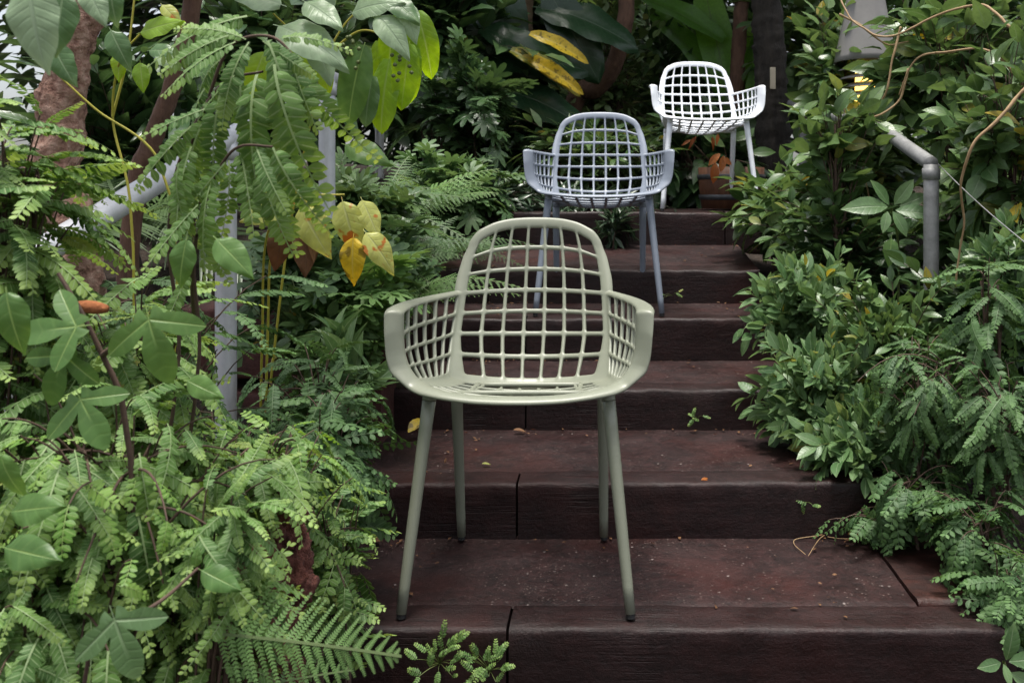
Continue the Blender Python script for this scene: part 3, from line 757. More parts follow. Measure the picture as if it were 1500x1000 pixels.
def onrail(px):
    t = (px + 60) / 542; return P(px, 442 + (114 - 442) * t, 1 / (1 / 1.51 + (1 / 3.0 - 1 / 1.51) * t))
rail_thing('galvanised steel pipe handrail rising through the leaves on the left bank', [ra, rb, rc], [onrail(14) , onrail(331), P(479, 117, 2.985), P(556, 149, 5.5)], .0265, M['steel'])
rail_thing('weathered grey pipe handrail bending down to one post on the right bank', [P(1364, 240, 3.0), P(1338, 222, 3.15), P(1293, 190, 3.5), P(1150, 150, 6.4)], [P(1364, 241, 3.0), P(1176, 157, 5.9)], .0245, M['steel_dull'])
b = MB(); b.tube(np.linspace(P(1374, 240, 3.0), P(1530, 378, 2.1), 9) + np.outer(np.sin(np.linspace(0, math.pi, 9)), [0, 0, -.01]), .0016, None, 6)
tag(b.build('wire', M['steel_dull']), 'thin steel wire running down from the right handrail post', 'wire')

# ------------------------------------------------------------------ stones, blocks, trunks, lamp, barrel
def rock(c, r, label, seed, mat='lava'):
    b = MB(); n, m_ = 72, 48; v = []
    for i in range(m_ + 1):
        th = math.pi * i / m_
        for j in range(n):
            ph = 2 * math.pi * j / n; p = np.array([math.sin(th) * math.cos(ph), math.sin(th) * math.sin(ph), math.cos(th)])
            k = 1 + .4 * noise.noise(Vector(p * 1.4 + seed)) + .25 * noise.noise(Vector(p * 3.5 + seed)) + .16 * noise.noise(Vector(p * 9 + seed)) + .10 * noise.noise(Vector(p * 22 + seed))
            v.append(c + p * r * k)
    i = np.arange(m_)[:, None] * n; j = np.arange(n)[None]; j2 = (j + 1) % n
    b.add(v, np.stack([i + j, i + n + j, i + n + j2, i + j2], -1).reshape(-1, 4))
    tag(b.build('rock', M[mat], loc=c), label, 'rock', 'lava rocks piled under the left leaves' if 'pile' in label else None)
rock(P(366, 822, 1.36), np.array([.034, .04, .062]), 'reddish brown lava rock above the large fern frond', 3)
rock(P(408, 762, 1.44), np.array([.036, .04, .056]), 'dark red lava rock under a yellow-green leaf beside the steps', 9)
rock(P(372, 960, 1.62), np.array([.07, .06, .10]), 'dark red lava rock mostly hidden behind the large fern frond', 15)
for c0, sd_ in ((P(366, 822, 1.36), 20), (P(408, 762, 1.44), 40)):
    z = c0[2] - .10; q = 0
    while z > ground(c0[0], c0[1]) - .04:
        p = np.array([c0[0] - .012 + .02 * math.sin(q * 2.3 + sd_), c0[1] + .015, z]); q += 1; z -= .10
        rock(p, np.array([.042, .04, .062]), 'dark lava rock of the low pile mostly hidden under the left leaves', sd_ + q * 5)
wall = empty('retaining_wall', (-.95, 2.75, ground(-.95, 2.75)), 'low wall of brick-red blocks half hidden by plants left of the steps', 'wall')
for k, (xa, xb, za, zb) in enumerate(((-1.5, -1.02, -.05, .30), (-1.01, -.70, -.05, .33), (-1.35, -.90, .335, .56), (-.89, -.66, .335, .535))):
    b = MB(); beam(b, xa, xb, 2.80 + .012 * k, 3.02, za, zb, rad=.015, amp=.009, seed=60 + k); b.build('block', M['block'], wall, loc=tuple(wall.location))

def trunk(name, label, cat, pts, r0, r1, mat, rough=.12, n=14, crown=None, seed=0):
    pts = np.array(pts); cur = []
    for i in range(len(pts) - 1):
        p0, p1, p2, p3 = pts[max(0, i - 1)], pts[i], pts[i + 1], pts[min(len(pts) - 1, i + 2)]
        for t in np.linspace(0, 1, 28)[:-1]: cur.append(.5 * ((2 * p1) + (p2 - p0) * t + (2 * p0 - 5 * p1 + 4 * p2 - p3) * t * t + (3 * p1 - p0 - 3 * p2 + p3) * t ** 3))
    cur.append(pts[-1]); cur = np.array(cur); b = MB()
    rr = np.linspace(r0, r1, len(cur)); b.tube(cur, rr, None, n)
    v = b.v[0]
    for q in range(len(v)):
        c_ = cur[q // n]; w = 1 + rough * (noise.noise(Vector(v[q] * 14 + seed)) + .5 * noise.noise(Vector(v[q] * 45 + seed)) + .35 * noise.noise(Vector(v[q] * 110 + seed)))
        v[q] = c_ + (v[q] - c_) * w
    root = empty(name, pts[0], label, cat, None); b.build('trunk', M[mat], root, loc=pts[0]); return root, cur
def crown(root, c, R, ntw, lpt, tm, size, mat, seed, lift=.2):  # unseen canopy above the frame, added on the trunks to shade the scene
    """twigs and leaves filling an ellipsoid in world space, as a crown added to the tree"""
    rg = np.random.default_rng(seed); dirs = nrm(rg.normal(size=(ntw, 3))); ends = np.array(c) + dirs * (rg.uniform(.25, 1, size=(ntw, 1)) ** .5) * np.array(R)
    lf, st = MB(), MB(); pos, Y, N_ = [], [], []
    for e in ends:
        s0 = np.array(c) + (e - c) * rg.uniform(.0, .5); ctl = (s0 + e) / 2 + np.array([0, 0, lift * np.linalg.norm(e - s0)])
        pp = bez(s0, ctl, e, np.linspace(0, 1, 8)); st.tube(pp, .012, .004, 5, caps=False)
        tl = np.linspace(.2, 1, lpt); q = bez(s0, ctl, e, tl)
        dd = nrm(rg.normal(size=(lpt, 3)) + nrm(e - s0) * .6 + [0, 0, -.25]); pos.append(q); Y.append(dd); N_.append(nrm(rg.normal(size=(lpt, 3)) * .5 + [0, 0, 1]))
    pos, Y, N_ = np.concatenate(pos), np.concatenate(Y), np.concatenate(N_); n = len(pos); pick = rg.integers(len(tm), size=n)
    for k in range(len(tm)):
        s_ = pick == k; lf.inst(tm[k], pos[s_], Y[s_], N_[s_], size * rg.uniform(.7, 1.3, size=s_.sum()), rg.uniform(size=s_.sum()))
    l0 = tuple(root.location); st.build('branches', M['bark_dark'], root, loc=l0); lf.build('crown', M[mat], root, loc=l0)
def gp(px, d): x = (px - VX) / F * d; return np.array([x, d, ground(x, d) - .1])
r_, _ = trunk('tree', 'reddish rough-barked leaning trunk at the top left corner', 'tree', [gp(150, 1.85), P(118, 420, 1.85), P(80, 250, 1.85), P(100, 90, 1.85), P(128, -40, 1.85), P(150, -300, 1.9)], .048, .040, 'bark_red', .34, 48, seed=2)
crown(r_, P(200, -620, 2.2), (.75, .7, .28), 60, 8, T['ellip'], .16, 'mid_leaf', 71)
r_, _ = trunk('tree', 'slender brown trunk leaning behind the left handrail', 'tree', [gp(165, 2.5), P(196, 300, 2.5), P(220, 215, 2.5), P(258, 110, 2.5), P(285, -20, 2.5), P(300, -260, 2.5)], .028, .022, 'bark_brown', .16, 12, seed=4)
crown(r_, P(330, -560, 2.6), (.8, .8, .3), 60, 8, T['ellip'], .16, 'mid_leaf', 72)
r_, _ = trunk('tree', 'curved bare grey-brown trunk sweeping up behind the lilac chair', 'tree', [gp(800, 6.7), P(842, 150, 6.7), P(872, 131, 6.6), P(897, 100, 6.5), P(914, 40, 6.4), P(917, -20, 6.4), P(905, -200, 6.4)], .075, .05, 'bark_brown', .08, 14, seed=5)
crown(r_, P(880, -330, 6.4), (1.5, 1.3, .7), 110, 9, T['ellip'], .22, 'dark_leaf', 73)
r_, _ = trunk('tree', 'thick dark trunk with a pale tag right of the white chair', 'tree', [gp(1140, 6.2), P(1132, 190, 6.2), P(1128, 90, 6.2), P(1122, -20, 6.2), P(1120, -260, 6.2)], .125, .09, 'bark_dark', .2, 18, seed=6)
crown(r_, P(1100, -380, 6.2), (1.6, 1.5, .8), 120, 9, T['ellip'], .22, 'dark_leaf', 74)
r_, _ = trunk('tree', 'slim reddish-brown trunk left of the thick dark trunk', 'tree', [gp(1078, 6.9), P(1080, 120, 6.9), P(1084, 40, 6.9), P(1090, -40, 6.9), P(1096, -200, 6.9)], .06, .05, 'bark_brown', .15, 12, seed=7)
crown(r_, P(1250, -300, 7.4), (1.6, 1.2, .7), 100, 9, T['ellip'], .24, 'dark_leaf', 75)
r_, _ = trunk('palm_tree', 'tan ringed palm trunk under the dark drooping leaves', 'palm tree', [gp(768, 7.2), P(766, 200, 7.2), P(764, 130, 7.2), P(766, 40, 7.2), P(768, -120, 7.2)], .085, .075, 'bark_tan', .1, 14, seed=8)
lf = MB(); rg = np.random.default_rng(5); k = 16; a = np.arange(k) * 2.4; yy = np.stack([np.cos(a), np.sin(a), rg.uniform(-.1, .8, k)], -1)
lf.inst(T['palm'][0], np.tile(P(768, -110, 7.2), (k, 1)), yy, np.tile([0, 0, 1.], (k, 1)), 1.5, rg.uniform(size=k)); lf.build('crown', M['palm'], r_, loc=tuple(r_.location))
b = MB(); q = P(1132, 112, 6.05); beam(b, q[0] - .018, q[0] + .018, q[1] - .004, q[1] + .004, q[2] - .085, q[2] + .06, rad=.003, amp=0, seg=.01)
tag(b.build('plant_tag', M['tag_card']), 'pale rectangular tag hanging on the thick dark trunk', 'tag')

lx, ly = P(1268, 0, 4.7)[:2]; LB = np.array([lx, ly, ground(lx, ly)])
lamp = empty('garden_lamp', LB, 'grey cone-topped lamp glowing yellow among the leaves on the right', 'lamp')
ztop = P(0, 92, 4.7)[2]
b = MB(); b.lathe([(.002, .62), (.055, .61), (.075, .45), (.115, .22), (.155, .03), (.16, 0), (.150, .0), (.105, .2), (.05, .4)], (lx, ly, ztop), 32); b.build('shade', M['lamp_grey'], lamp, loc=LB)
for k in range(4):
    b = MB(); z0 = ztop - .030 - k * .045; b.lathe([(.05, .020), (.138, -.008), (.141, -.016), (.05, .010)], (lx, ly, z0), 32); b.build('louvre', M['lamp_grey'], lamp, loc=LB)
b = MB(); b.lathe([(.001, .0), (.05, -.005), (.055, -.19), (.001, -.2)], (lx, ly, ztop - .005), 20); b.build('bulb', M['lamp_glow'], lamp, loc=LB)
b = MB(); b.tube(np.linspace((lx, ly, LB[2] - .05), (lx, ly, ztop - .2), 8), .035, None, 16); b.lathe([(.16, 0), (.155, .02), (.06, .36), (.03, .37)], (lx, ly, ztop - .62), 28); b.build('pole', M['lamp_grey'], lamp, loc=LB)

bxy = P(1071, 300, 5.25); BR = np.array([bxy[0], 5.25, STEP_Z[5] + .004])
pot = empty('barrel_planter', BR, 'brown wooden half barrel planter behind the white chair', 'planter')
b = MB(); hb = .235; b.lathe([(.001, .003), (.17, .0), (.185, hb * .5), (.19, hb), (.172, hb), (.168, hb - .03), (.001, hb - .03)], BR, 36); b.build('barrel', M['barrel'], pot, loc=BR)
for zz in (.05, .165):
    b = MB(); rr = .170 + .02 * zz / hb + .006; b.lathe([(rr, zz), (rr + .004, zz + .002), (rr + .007, zz + .028), (rr + .003, zz + .03)], BR, 36); b.build('hoop', M['iron'], pot, loc=BR)

# ------------------------------------------------------------------ far foliage
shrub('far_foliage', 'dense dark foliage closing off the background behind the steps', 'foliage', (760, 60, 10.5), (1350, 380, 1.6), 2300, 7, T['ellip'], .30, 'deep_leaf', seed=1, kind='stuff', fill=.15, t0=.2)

# ------------------------------------------------------------------ background plants
FB = 'leafy shrubs filling the back of the garden'
shrub('climbing_plant', 'small-leaved climber covering the trunk behind the lilac chair', 'climber', (885, 130, 7.0), (95, 190, .45), 260, 9, T['ellip_s'], .085, 'small_leaf', seed=2, t0=.1, bulge=.1, fill=.5)
shrub('shrub', 'dark shrub with pointed leaves between the lilac and white chairs', 'shrub', (985, 170, 7.6), (80, 190, .5), 120, 8, T['lance'], .22, 'dark_leaf', seed=3, group=FB, t0=.2)
shrub('shrub', 'dark shrub behind the legs of the white chair', 'shrub', (1010, 240, 6.0), (75, 60, .35), 70, 8, T['ovate'], .15, 'dark_leaf', seed=4, group=FB)
shrub('shrub', 'dark leafy shrub at the top behind the lime-green leaves', 'shrub', (640, 60, 6.0), (120, 120, .5), 110, 8, T['ovate'], .2, 'dark_leaf', seed=5, group=FB, t0=.2)
shrub('shrub', 'bluish dark shrub with lobed leaves left of the palm trunk', 'shrub', (690, 150, 5.2), (75, 85, .35), 70, 7, T['palm5'], .10, 'dark_leaf', seed=6, group=FB, t0=.2)
shrub('shrub', 'tall dark shrub at the top left behind the slender trunk', 'shrub', (400, 90, 5.0), (150, 170, .5), 130, 8, T['ellip'], .17, 'dark_leaf', seed=7, group=FB, t0=.2)
shrub('shrub', 'dark shrub in the gap between the two left trunks', 'shrub', (170, 230, 4.2), (160, 200, .4), 130, 8, T['lance'], .2, 'dark_leaf', seed=8, group=FB, t0=.2)
shrub('shrub', 'mid-green shrub behind the thick dark trunk', 'shrub', (1180, 60, 7.0), (90, 160, .5), 110, 8, T['ellip'], .17, 'mid_leaf', seed=9, group=FB, t0=.2)
shrub('shrub', 'dark low shrub around the foot of the palm trunk', 'shrub', (760, 215, 6.2), (110, 60, .4), 90, 8, T['lance'], .16, 'dark_leaf', seed=10, group=FB, t0=.2)
shrub('shrub', 'tall dark shrub at the top right corner behind the vines', 'shrub', (1400, 60, 5.5), (200, 170, .5), 150, 8, T['ellip'], .17, 'dark_leaf', seed=12, group=FB, t0=.2)
lf = MB(); st = MB()
pb = G0(*P(200, 300, 3.6)[:2]); palm = empty('palm', pb, 'low dark palm with fine fronds behind the left handrail', 'palm')
rg = np.random.default_rng(3); k = 15; a = np.arange(k) * 2.4; yy = np.stack([np.cos(a), np.sin(a) - .3, rg.uniform(.0, 1.1, k)], -1)
hp = P(185, 330, 3.6); lf.inst(T['palm'][0], np.tile(hp, (k, 1)), yy, np.tile([0, -.3, 1.], (k, 1)), rg.uniform(.5, .8, k), rg.uniform(size=k)); lf.build('fronds', M['palm'], palm, loc=pb)
st.tube(np.linspace(pb, hp, 6), .03, .025, 8); st.build('stem', M['bark_dark'], palm, loc=pb)
hero('large_leaf_plant', 'plant with huge dark drooping leaves and yellow ones above the lilac chair', 'plant', P(730, 0, 6.1)[:2], [[gp(730, 6.1), P(725, 150, 6.1), P(728, -30, 6.1)], [gp(735, 6.1), P(745, 140, 6.1), P(780, 60, 6.0)]],
     [(700, -30, 6.0, -70, 190, 10, 'paddle', 'big_dark'), (740, -40, 6.0, -95, 210, 15, 'paddle', 'big_dark'), (800, -20, 6.1, -60, 150, 10, 'paddle', 'big_dark'), (700, 40, 5.9, -15, 130, 20, 'paddle', 'big_dark', .5),
      (690, 90, 6.0, 10, 150, 15, 'paddle', 'big_dark', .6), (710, 130, 5.9, -5, 150, 15, 'paddle', 'big_dark', .8), (700, 60, 6.1, -110, 130, 10, 'paddle', 'big_dark'), (780, 10, 6.1, -10, 150, 15, 'paddle', 'big_dark', .5), (680, -20, 6.1, -120, 140, 10, 'paddle', 'big_dark'), (650, -10, 6.2, -80, 140, 10, 'paddle', 'big_dark'),
      (748, 74, 5.7, -20, 112, 12, 'banana', 'olive_leaf', .3), (765, 84, 5.68, -20, 96, 12, 'banana', 'gold_leaf', .1), (776, 50, 5.75, -14, 88, 12, 'banana', 'gold_leaf', .2), (680, 50, 5.9, -95, 46, 5, 'paddle', 'olive_leaf')], stem='stem_brown', sr=.02)
hero('banana_plant', 'banana plant with upright bright green leaves behind the white chair', 'banana plant', P(1075, 0, 7.2)[:2], [[gp(1075, 7.2), P(1072, 150, 7.2), P(1066, 60, 7.2)]],
     [(1070, 150, 7.1, 104, 200, 5, 'banana', 'banana'), (1078, 170, 7.0, 70, 130, 5, 'banana', 'banana', .6), (1060, 60, 7.0, 145, 150, 8, 'banana', 'banana', .3), (1085, 160, 7.2, 82, 190, 3, 'banana', 'banana', -.4), (1060, 150, 7.15, 115, 190, 5, 'banana', 'banana', .5), (1090, 230, 6.7, 78, 150, 5, 'banana', 'banana', .3)], sr=.03)
hero('strap_leaf_plant', 'pale strap-leaved plant seen through the back of the white chair', 'plant', P(1050, 0, 6.3)[:2], [],
     [(1048 + 6 * q, 200, 6.3, 90 + (q - 3) * -22, 75, 10, 'lance', 'palm', .1 * q) for q in range(-1, 8)])
hero('croton', 'plant with orange drooping leaves growing in the barrel planter', 'plant', (BR[0], BR[1]), [[BR + [0, 0, .18], P(1060, 215, 5.15), P(1052, 195, 5.1)], [BR + [.03, 0, .18], P(1075, 235, 5.1), P(1100, 240, 5.05)], [BR + [-.05, 0, .18], P(1030, 225, 5.1), P(1010, 205, 5.05)]],
     [(1052, 196, 5.08, -100, 18, 10, 'lance', 'orange_leaf'), (1043, 200, 5.05, -80, 20, 10, 'lance', 'orange_leaf'), (1020, 200, 5.05, -130, 21, 10, 'lance', 'orange_leaf'), (1055, 225, 5.0, -140, 24, 10, 'ellip', 'orange_leaf'), (1060, 228, 5.0, -100, 25, 10, 'ellip', 'orange_leaf'), (1048, 238, 4.98, -95, 31, 10, 'ellip', 'orange_leaf'), (1012, 205, 5.0, -150, 17, 5, 'lance', 'orange_leaf'), (1058, 230, 5.0, -40, 18, 5, 'ellip', 'orange_leaf'),
      (1080, 235, 5.0, -80, 34, 10, 'ellip', 'mid_leaf'), (1070, 205, 5.1, 20, 34, 10, 'ellip', 'mid_leaf'), (1095, 240, 5.0, -60, 36, 10, 'ellip', 'mid_leaf'), (1062, 215, 5.1, 150, 36, 10, 'ellip', 'mid_leaf'), (1085, 215, 5.1, 60, 34, 10, 'ellip', 'mid_leaf'), (1100, 225, 5.0, 10, 36, 10, 'ellip', 'mid_leaf')], stem='stem_brown', sr=.004)
# striped ground cover on the landing edge
for lab, c_, r_c, sd_ in (('striped trailing plant under the lilac chair seat', (850, 312, 5.0), (130, 30, .30), 21), ('striped trailing plant left of the lilac chair legs', (720, 290, 4.9), (70, 45, .3), 22), ('striped leafy plant hanging over the top sleeper behind the sage chair', (900, 330, 4.52), (22, 28, .06), 23)):
    shrub('trailing_plant', lab, 'plant', c_, r_c, 110 if sd_ != 23 else 16, 7, T['lance'], .085, 'striped', seed=sd_, t0=.2, mode='whorl', sr=.002, group='striped trailing plants', size_var=.3)
shrub('shrub', 'dark low leaves filling the space behind the lilac chair back', 'shrub', (870, 235, 5.7), (120, 60, .35), 120, 7, T['lance'], .13, 'mid_leaf', seed=24, group=FB, t0=.2)

# ------------------------------------------------------------------ ferns
def fern_plant(label, c, n, size, mat='fern', seed=0, tm='fern', spread=(.5, 1.0), face=-.6, group='ferns on the left bank'):
    rg = np.random.default_rng(seed); p = P(*c); B0 = np.array([p[0], p[1] + .05, ground(p[0], p[1]) - .03]); root = empty('fern', B0, label, 'fern', group)
    a = np.arange(n) * 2.4 + seed; yy = np.stack([np.cos(a), np.sin(a) * .8 + face * .5, rg.uniform(*spread, n)], -1); lf, st = MB(), MB()
    hb = p - [0, 0, size * .45]; 
    for q in range(n): lf.inst(T[tm][rg.integers(len(T[tm]))], [hb + rg.normal(size=3) * .02], [yy[q]], [[0, -.5, 1]], size * rg.uniform(.75, 1.15), [rg.uniform()])
    lf.build('fronds', M[mat], root, loc=B0); st.tube(np.linspace(B0, hb, 5), .012, .008, 6); st.build('stem', M['stem_brown'], root, loc=B0)
fern_plant('light green fern left of the sage chair back', (632, 385, 3.0), 12, .25, 'fern', 1)
fern_plant('fern with arching fronds left of the lilac chair', (625, 250, 4.2), 16, .36, 'fern', 2)
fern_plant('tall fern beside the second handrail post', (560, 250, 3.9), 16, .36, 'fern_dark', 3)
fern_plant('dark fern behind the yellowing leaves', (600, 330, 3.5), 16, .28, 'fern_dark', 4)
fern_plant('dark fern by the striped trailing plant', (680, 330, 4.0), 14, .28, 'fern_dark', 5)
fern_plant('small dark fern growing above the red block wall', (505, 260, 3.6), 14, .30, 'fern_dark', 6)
hero('fern', 'large fern frond arching over the bottom sleeper on the left', 'fern', P(290, 960, 1.25)[:2], [[gp(285, 1.25), P(262, 985, 1.22), P(300, 945, 1.2)]],
     [(288, 925, 1.16, 3, 290, 14, 'fern_hi', 'fern', -.15), (250, 1010, 1.25, 60, 150, 8, 'fern', 'fern', .1), (270, 1030, 1.25, 20, 200, 8, 'fern', 'fern', .1)], stem='stem_brown', sr=.003, part='fronds', group='ferns on the left bank')

# ------------------------------------------------------------------ left bank
FL = 'feathery-leaved shrubs on the left bank'
def feather(label, c, r, ntw, lpt, size, seed, mat='pinnate', tm='pin', base=None, **k):
    kw = dict(group=FL, size_var=.4, t0=.25, droop=.85, up=.1, out=.7, flat=.3, bulge=.35, stem='stem_brown', sr=.0035); kw.update(k)
    shrub('feathery_shrub', label, 'shrub', c, r, ntw, lpt, T[tm], size, mat, seed=seed, base=base, **kw)
feather('feathery shrub drooping over the left edge below the reddish trunk', (20, 290, 1.35), (62, 165, .12), 46, 5, .105, 31)
rg = np.random.default_rng(17)
def sprays(lst): return [(x, y, rg.uniform(1.22, 1.38), an + rg.normal() * 6, ln * 1.05, rg.uniform(5, 40), 'pin', 'pinnate', rg.uniform(-.6, .6)) for x, y, an, ln in lst]
hero('feathery_shrub', 'tall feathery shrub arching over the handrail at the upper left', 'shrub', (-.80, 1.42), [[gp(60, 1.42), P(262, 520, 1.4), P(248, 330, 1.36), P(300, 160, 1.32), P(345, 62, 1.3), P(400, 55, 1.3), P(440, 95, 1.3)], [P(248, 330, 1.36), P(262, 240, 1.33), P(330, 120, 1.3), P(385, 105, 1.28)], [P(262, 400, 1.36), P(262, 280, 1.34), P(280, 190, 1.33)]],
     sprays([(362, 24, 192, 150), (335, 52, 205, 105), (345, 62, -152, 120), (330, 84, -165, 112), (300, 130, -122, 125), (322, 140, -100, 140), (352, 120, -86, 150), (378, 105, -80, 185), (402, 95, -74, 190), (392, 60, -58, 150), (425, 78, -52, 120), (280, 185, -128, 120), (300, 175, -108, 130), (385, 60, -30, 90), (262, 240, -95, 110), (360, 58, 160, 90), (410, 58, 20, 80), (365, 62, -120, 120), (430, 90, -80, 140), (345, 110, -140, 110), (280, 215, -100, 130), (300, 160, -150, 90), (415, 62, -85, 170), (330, 70, 130, 60)]), stem='stem_brown', sr=.0032, part='foliage', group=FL)
hero('feathery_shrub', 'feathery sprays hanging in front of the second handrail post', 'shrub', (-.72, 1.42), [[gp(110, 1.42), P(292, 520, 1.38), P(285, 380, 1.34), P(315, 260, 1.3), P(350, 215, 1.28), P(400, 215, 1.28)], [P(285, 380, 1.34), P(290, 300, 1.3), P(310, 285, 1.3)]],
     sprays([(312, 262, -98, 135), (335, 235, -82, 105), (352, 218, -72, 125), (378, 214, -70, 150), (400, 216, -62, 130), (290, 300, -108, 110), (278, 330, -98, 95), (276, 400, -110, 90), (330, 238, -120, 110), (375, 214, -50, 110), (395, 216, -80, 140), (300, 300, -95, 110)]), stem='stem_brown', sr=.0030, part='foliage', group=FL)
feather('feathery shrub around the three-lobed vine leaves', (165, 490, 1.5), (95, 75, .14), 34, 5, .10, 34)
feather('feathery shrub spreading below the three-lobed vine leaves', (120, 670, 1.3), (190, 120, .2), 70, 5, .095, 35)
feather('feathery shrub in front of the second handrail post foot', (330, 690, 1.5), (115, 85, .18), 62, 5, .095, 36)
feather('feathery shrub in the bottom left corner', (70, 890, 1.2), (170, 120, .18), 60, 5, .085, 37)
feather('feathery shrub left of the large fern frond', (215, 830, 1.3), (110, 120, .16), 56, 5, .082, 38)
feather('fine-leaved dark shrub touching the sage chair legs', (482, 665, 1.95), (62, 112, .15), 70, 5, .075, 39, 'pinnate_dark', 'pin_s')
feather('small fine-leaved shrub beside the lava rocks', (482, 790, 1.72), (55, 90, .12), 44, 5, .062, 40, 'pinnate', 'pin_s')
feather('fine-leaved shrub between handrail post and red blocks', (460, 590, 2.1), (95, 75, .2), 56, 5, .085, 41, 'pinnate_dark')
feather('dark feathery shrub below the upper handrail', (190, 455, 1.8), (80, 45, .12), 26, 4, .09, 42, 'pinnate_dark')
feather('small feathery plant covering the foot of the lava rocks', (352, 868, 1.27), (48, 26, .05), 22, 4, .055, 95, 'pinnate', 'pin_s')
feather('fine feathery sprays hanging over the lava rocks from the left', (335, 770, 1.2), (45, 60, .06), 16, 4, .075, 96, 'pinnate', 'pin')
feather('yellow-green young shoots poking out above the three-lobed low leaf', (170, 740, 1.2), (165, 120, .16), 22, 3, .045, 90, 'young_leaf', 'pin_s', fill=.85)
feather('yellow-green young shoots beside the second handrail post foot', (405, 680, 1.5), (85, 65, .14), 18, 3, .045, 91, 'young_leaf', 'pin_s', fill=.85)
shrub('shrub', 'small round-leaved shrub under the yellow canes', 'shrub', (450, 480, 2.6), (75, 55, .12), 60, 8, T['ellip_s'], .045, 'mid_leaf', seed=92, t0=.15, stem='stem_green', group='small leafy shrubs on the left bank')
shrub('shrub', 'fresh green shrub with lobed leaves behind the narrow-leaved rosette', 'shrub', (520, 440, 2.65), (75, 60, .18), 70, 7, T['palm5'], .06, 'fern', seed=93, t0=.2, stem='stem_green', group='small leafy shrubs on the left bank')
shrub('shrub', 'soft green shrub hanging beside the lilac chair on the left', 'shrub', (660, 290, 4.6), (80, 60, .2), 80, 7, T['palm5'], .085, 'fern_dark', seed=94, t0=.2, stem='stem_green', group='small leafy shrubs on the left bank')
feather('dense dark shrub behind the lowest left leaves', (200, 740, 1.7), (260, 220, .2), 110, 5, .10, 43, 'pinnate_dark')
shrub('shrub', 'lobed-leaved green shrub below the yellowing leaves', 'shrub', (460, 410, 2.8), (110, 90, .3), 80, 7, T['palm5'], .075, 'fern_dark', seed=44, t0=.3, stem='stem_green', group='small leafy shrubs on the left bank')
shrub('shrub', 'lobed-leaved shrub left of the sage chair back', 'shrub', (560, 400, 3.0), (70, 80, .25), 70, 7, T['palm5'], .06, 'fern_dark', seed=45, t0=.3, stem='stem_green', group='small leafy shrubs on the left bank')
shrub('shrub', 'low shrub under the second handrail post', 'shrub', (520, 310, 3.4), (90, 70, .3), 70, 7, T['palm5'], .08, 'mid_leaf', seed=46, t0=.3, stem='stem_green', group='small leafy shrubs on the left bank')
shrub('shrub', 'narrow-leaved rosette plant just left of the sage chair arm', 'plant', (525, 535, 2.35), (45, 55, .10), 9, 9, T['lance'], .10, 'light_leaf', seed=47, t0=.65, mode='whorl', stem='stem_green', droop=.2, group='small leafy shrubs on the left bank')
hero('berry_vine', 'vine with big lime-green oval leaves at the top of the handrail', 'vine', (-.93, 2.42), [[gp(372, 2.4), P(425, 330, 2.3), P(455, 180, 2.25), P(480, 80, 2.2), P(520, 20, 2.2), P(590, -10, 2.2)], [P(470, 110, 2.22), P(440, 60, 2.2), P(400, 20, 2.15)], [P(480, 80, 2.2), P(530, 45, 2.18), P(580, 60, 2.15)]],
     [(535, 62, 2.1, -104, 112, 12, 'paddle', 'lobed', .1), (546, 108, 2.14, -98, 73, 10, 'paddle', 'light_leaf', .1), (572, 82, 2.16, -100, 107, 8, 'paddle', 'lime_leaf', -.1), (590, 36, 2.14, -82, 100, 8, 'paddle', 'lime_leaf', .2), (610, 12, 2.15, -72, 90, 8, 'paddle', 'lime_leaf', .2), (560, 55, 2.2, -92, 109, 5, 'paddle', 'lime_leaf', 0),
      (548, 18, 2.08, -44, 75, 20, 'ovate_hi', 'grey_leaf', .2), (590, 0, 2.1, -70, 61, 20, 'ovate_hi', 'grey_leaf'), (510, 22, 2.1, 20, 75, 25, 'ovate_hi', 'grey_leaf', .3), (400, 36, 2.05, -18, 117, 25, 'ovate_hi', 'grey_leaf', .4), (442, 0, 2.05, -30, 78, 25, 'ovate_hi', 'grey_leaf', .3), (470, 72, 2.18, -82, 61, 8, 'paddle', 'lime_leaf'), (435, 95, 2.2, -100, 61, 8, 'paddle', 'lime_leaf'), (520, 2, 2.15, 60, 85, 15, 'ovate_hi', 'grey_leaf'),
      (480, 30, 2.15, 100, 73, 15, 'ovate_hi', 'grey_leaf'), (420, 10, 2.12, 160, 85, 15, 'ovate_hi', 'grey_leaf'), (500, 210, 2.3, -18, 75, 15, 'ovate_hi', 'lobed', .3), (470, 100, 2.2, -130, 67, 10, 'ovate_hi', 'lobed'), (600, 60, 2.13, -95, 90, 8, 'paddle', 'lime_leaf', .3), (560, -10, 2.1, -35, 70, 20, 'ovate_hi', 'light_leaf', .3), (455, 48, 2.08, -60, 80, 20, 'ovate_hi', 'grey_leaf', .5), (585, 20, 2.17, -110, 95, 8, 'paddle', 'lime_leaf', -.2), (430, 60, 2.2, -75, 80, 10, 'paddle', 'lime_leaf', .2), (390, 70, 2.15, -110, 73, 10, 'ovate_hi', 'lime_leaf')], stem='stem_yellow', sr=.0035)
b = MB(); rg = np.random.default_rng(8)
bv = bpy.data.objects['berry_vine']
for q in range(22):
    p = P(515 + rg.normal() * 7 + (70 if q > 12 else 0), 82 + rg.normal() * 12 + (15 if q > 12 else 0), 2.09 + rg.normal() * .01)
    if q == 0:
        b.lathe([(.0005, -.005), (.004, -.003), (.0052, .0), (.004, .003), (.0005, .005)], (0, 0, 0), 8); be = b.build('berry', M['stem_green'], bv)
    else:
        be = be.copy(); COL.objects.link(be); be.parent = bv
    be.location = Vector(p) - bv.location
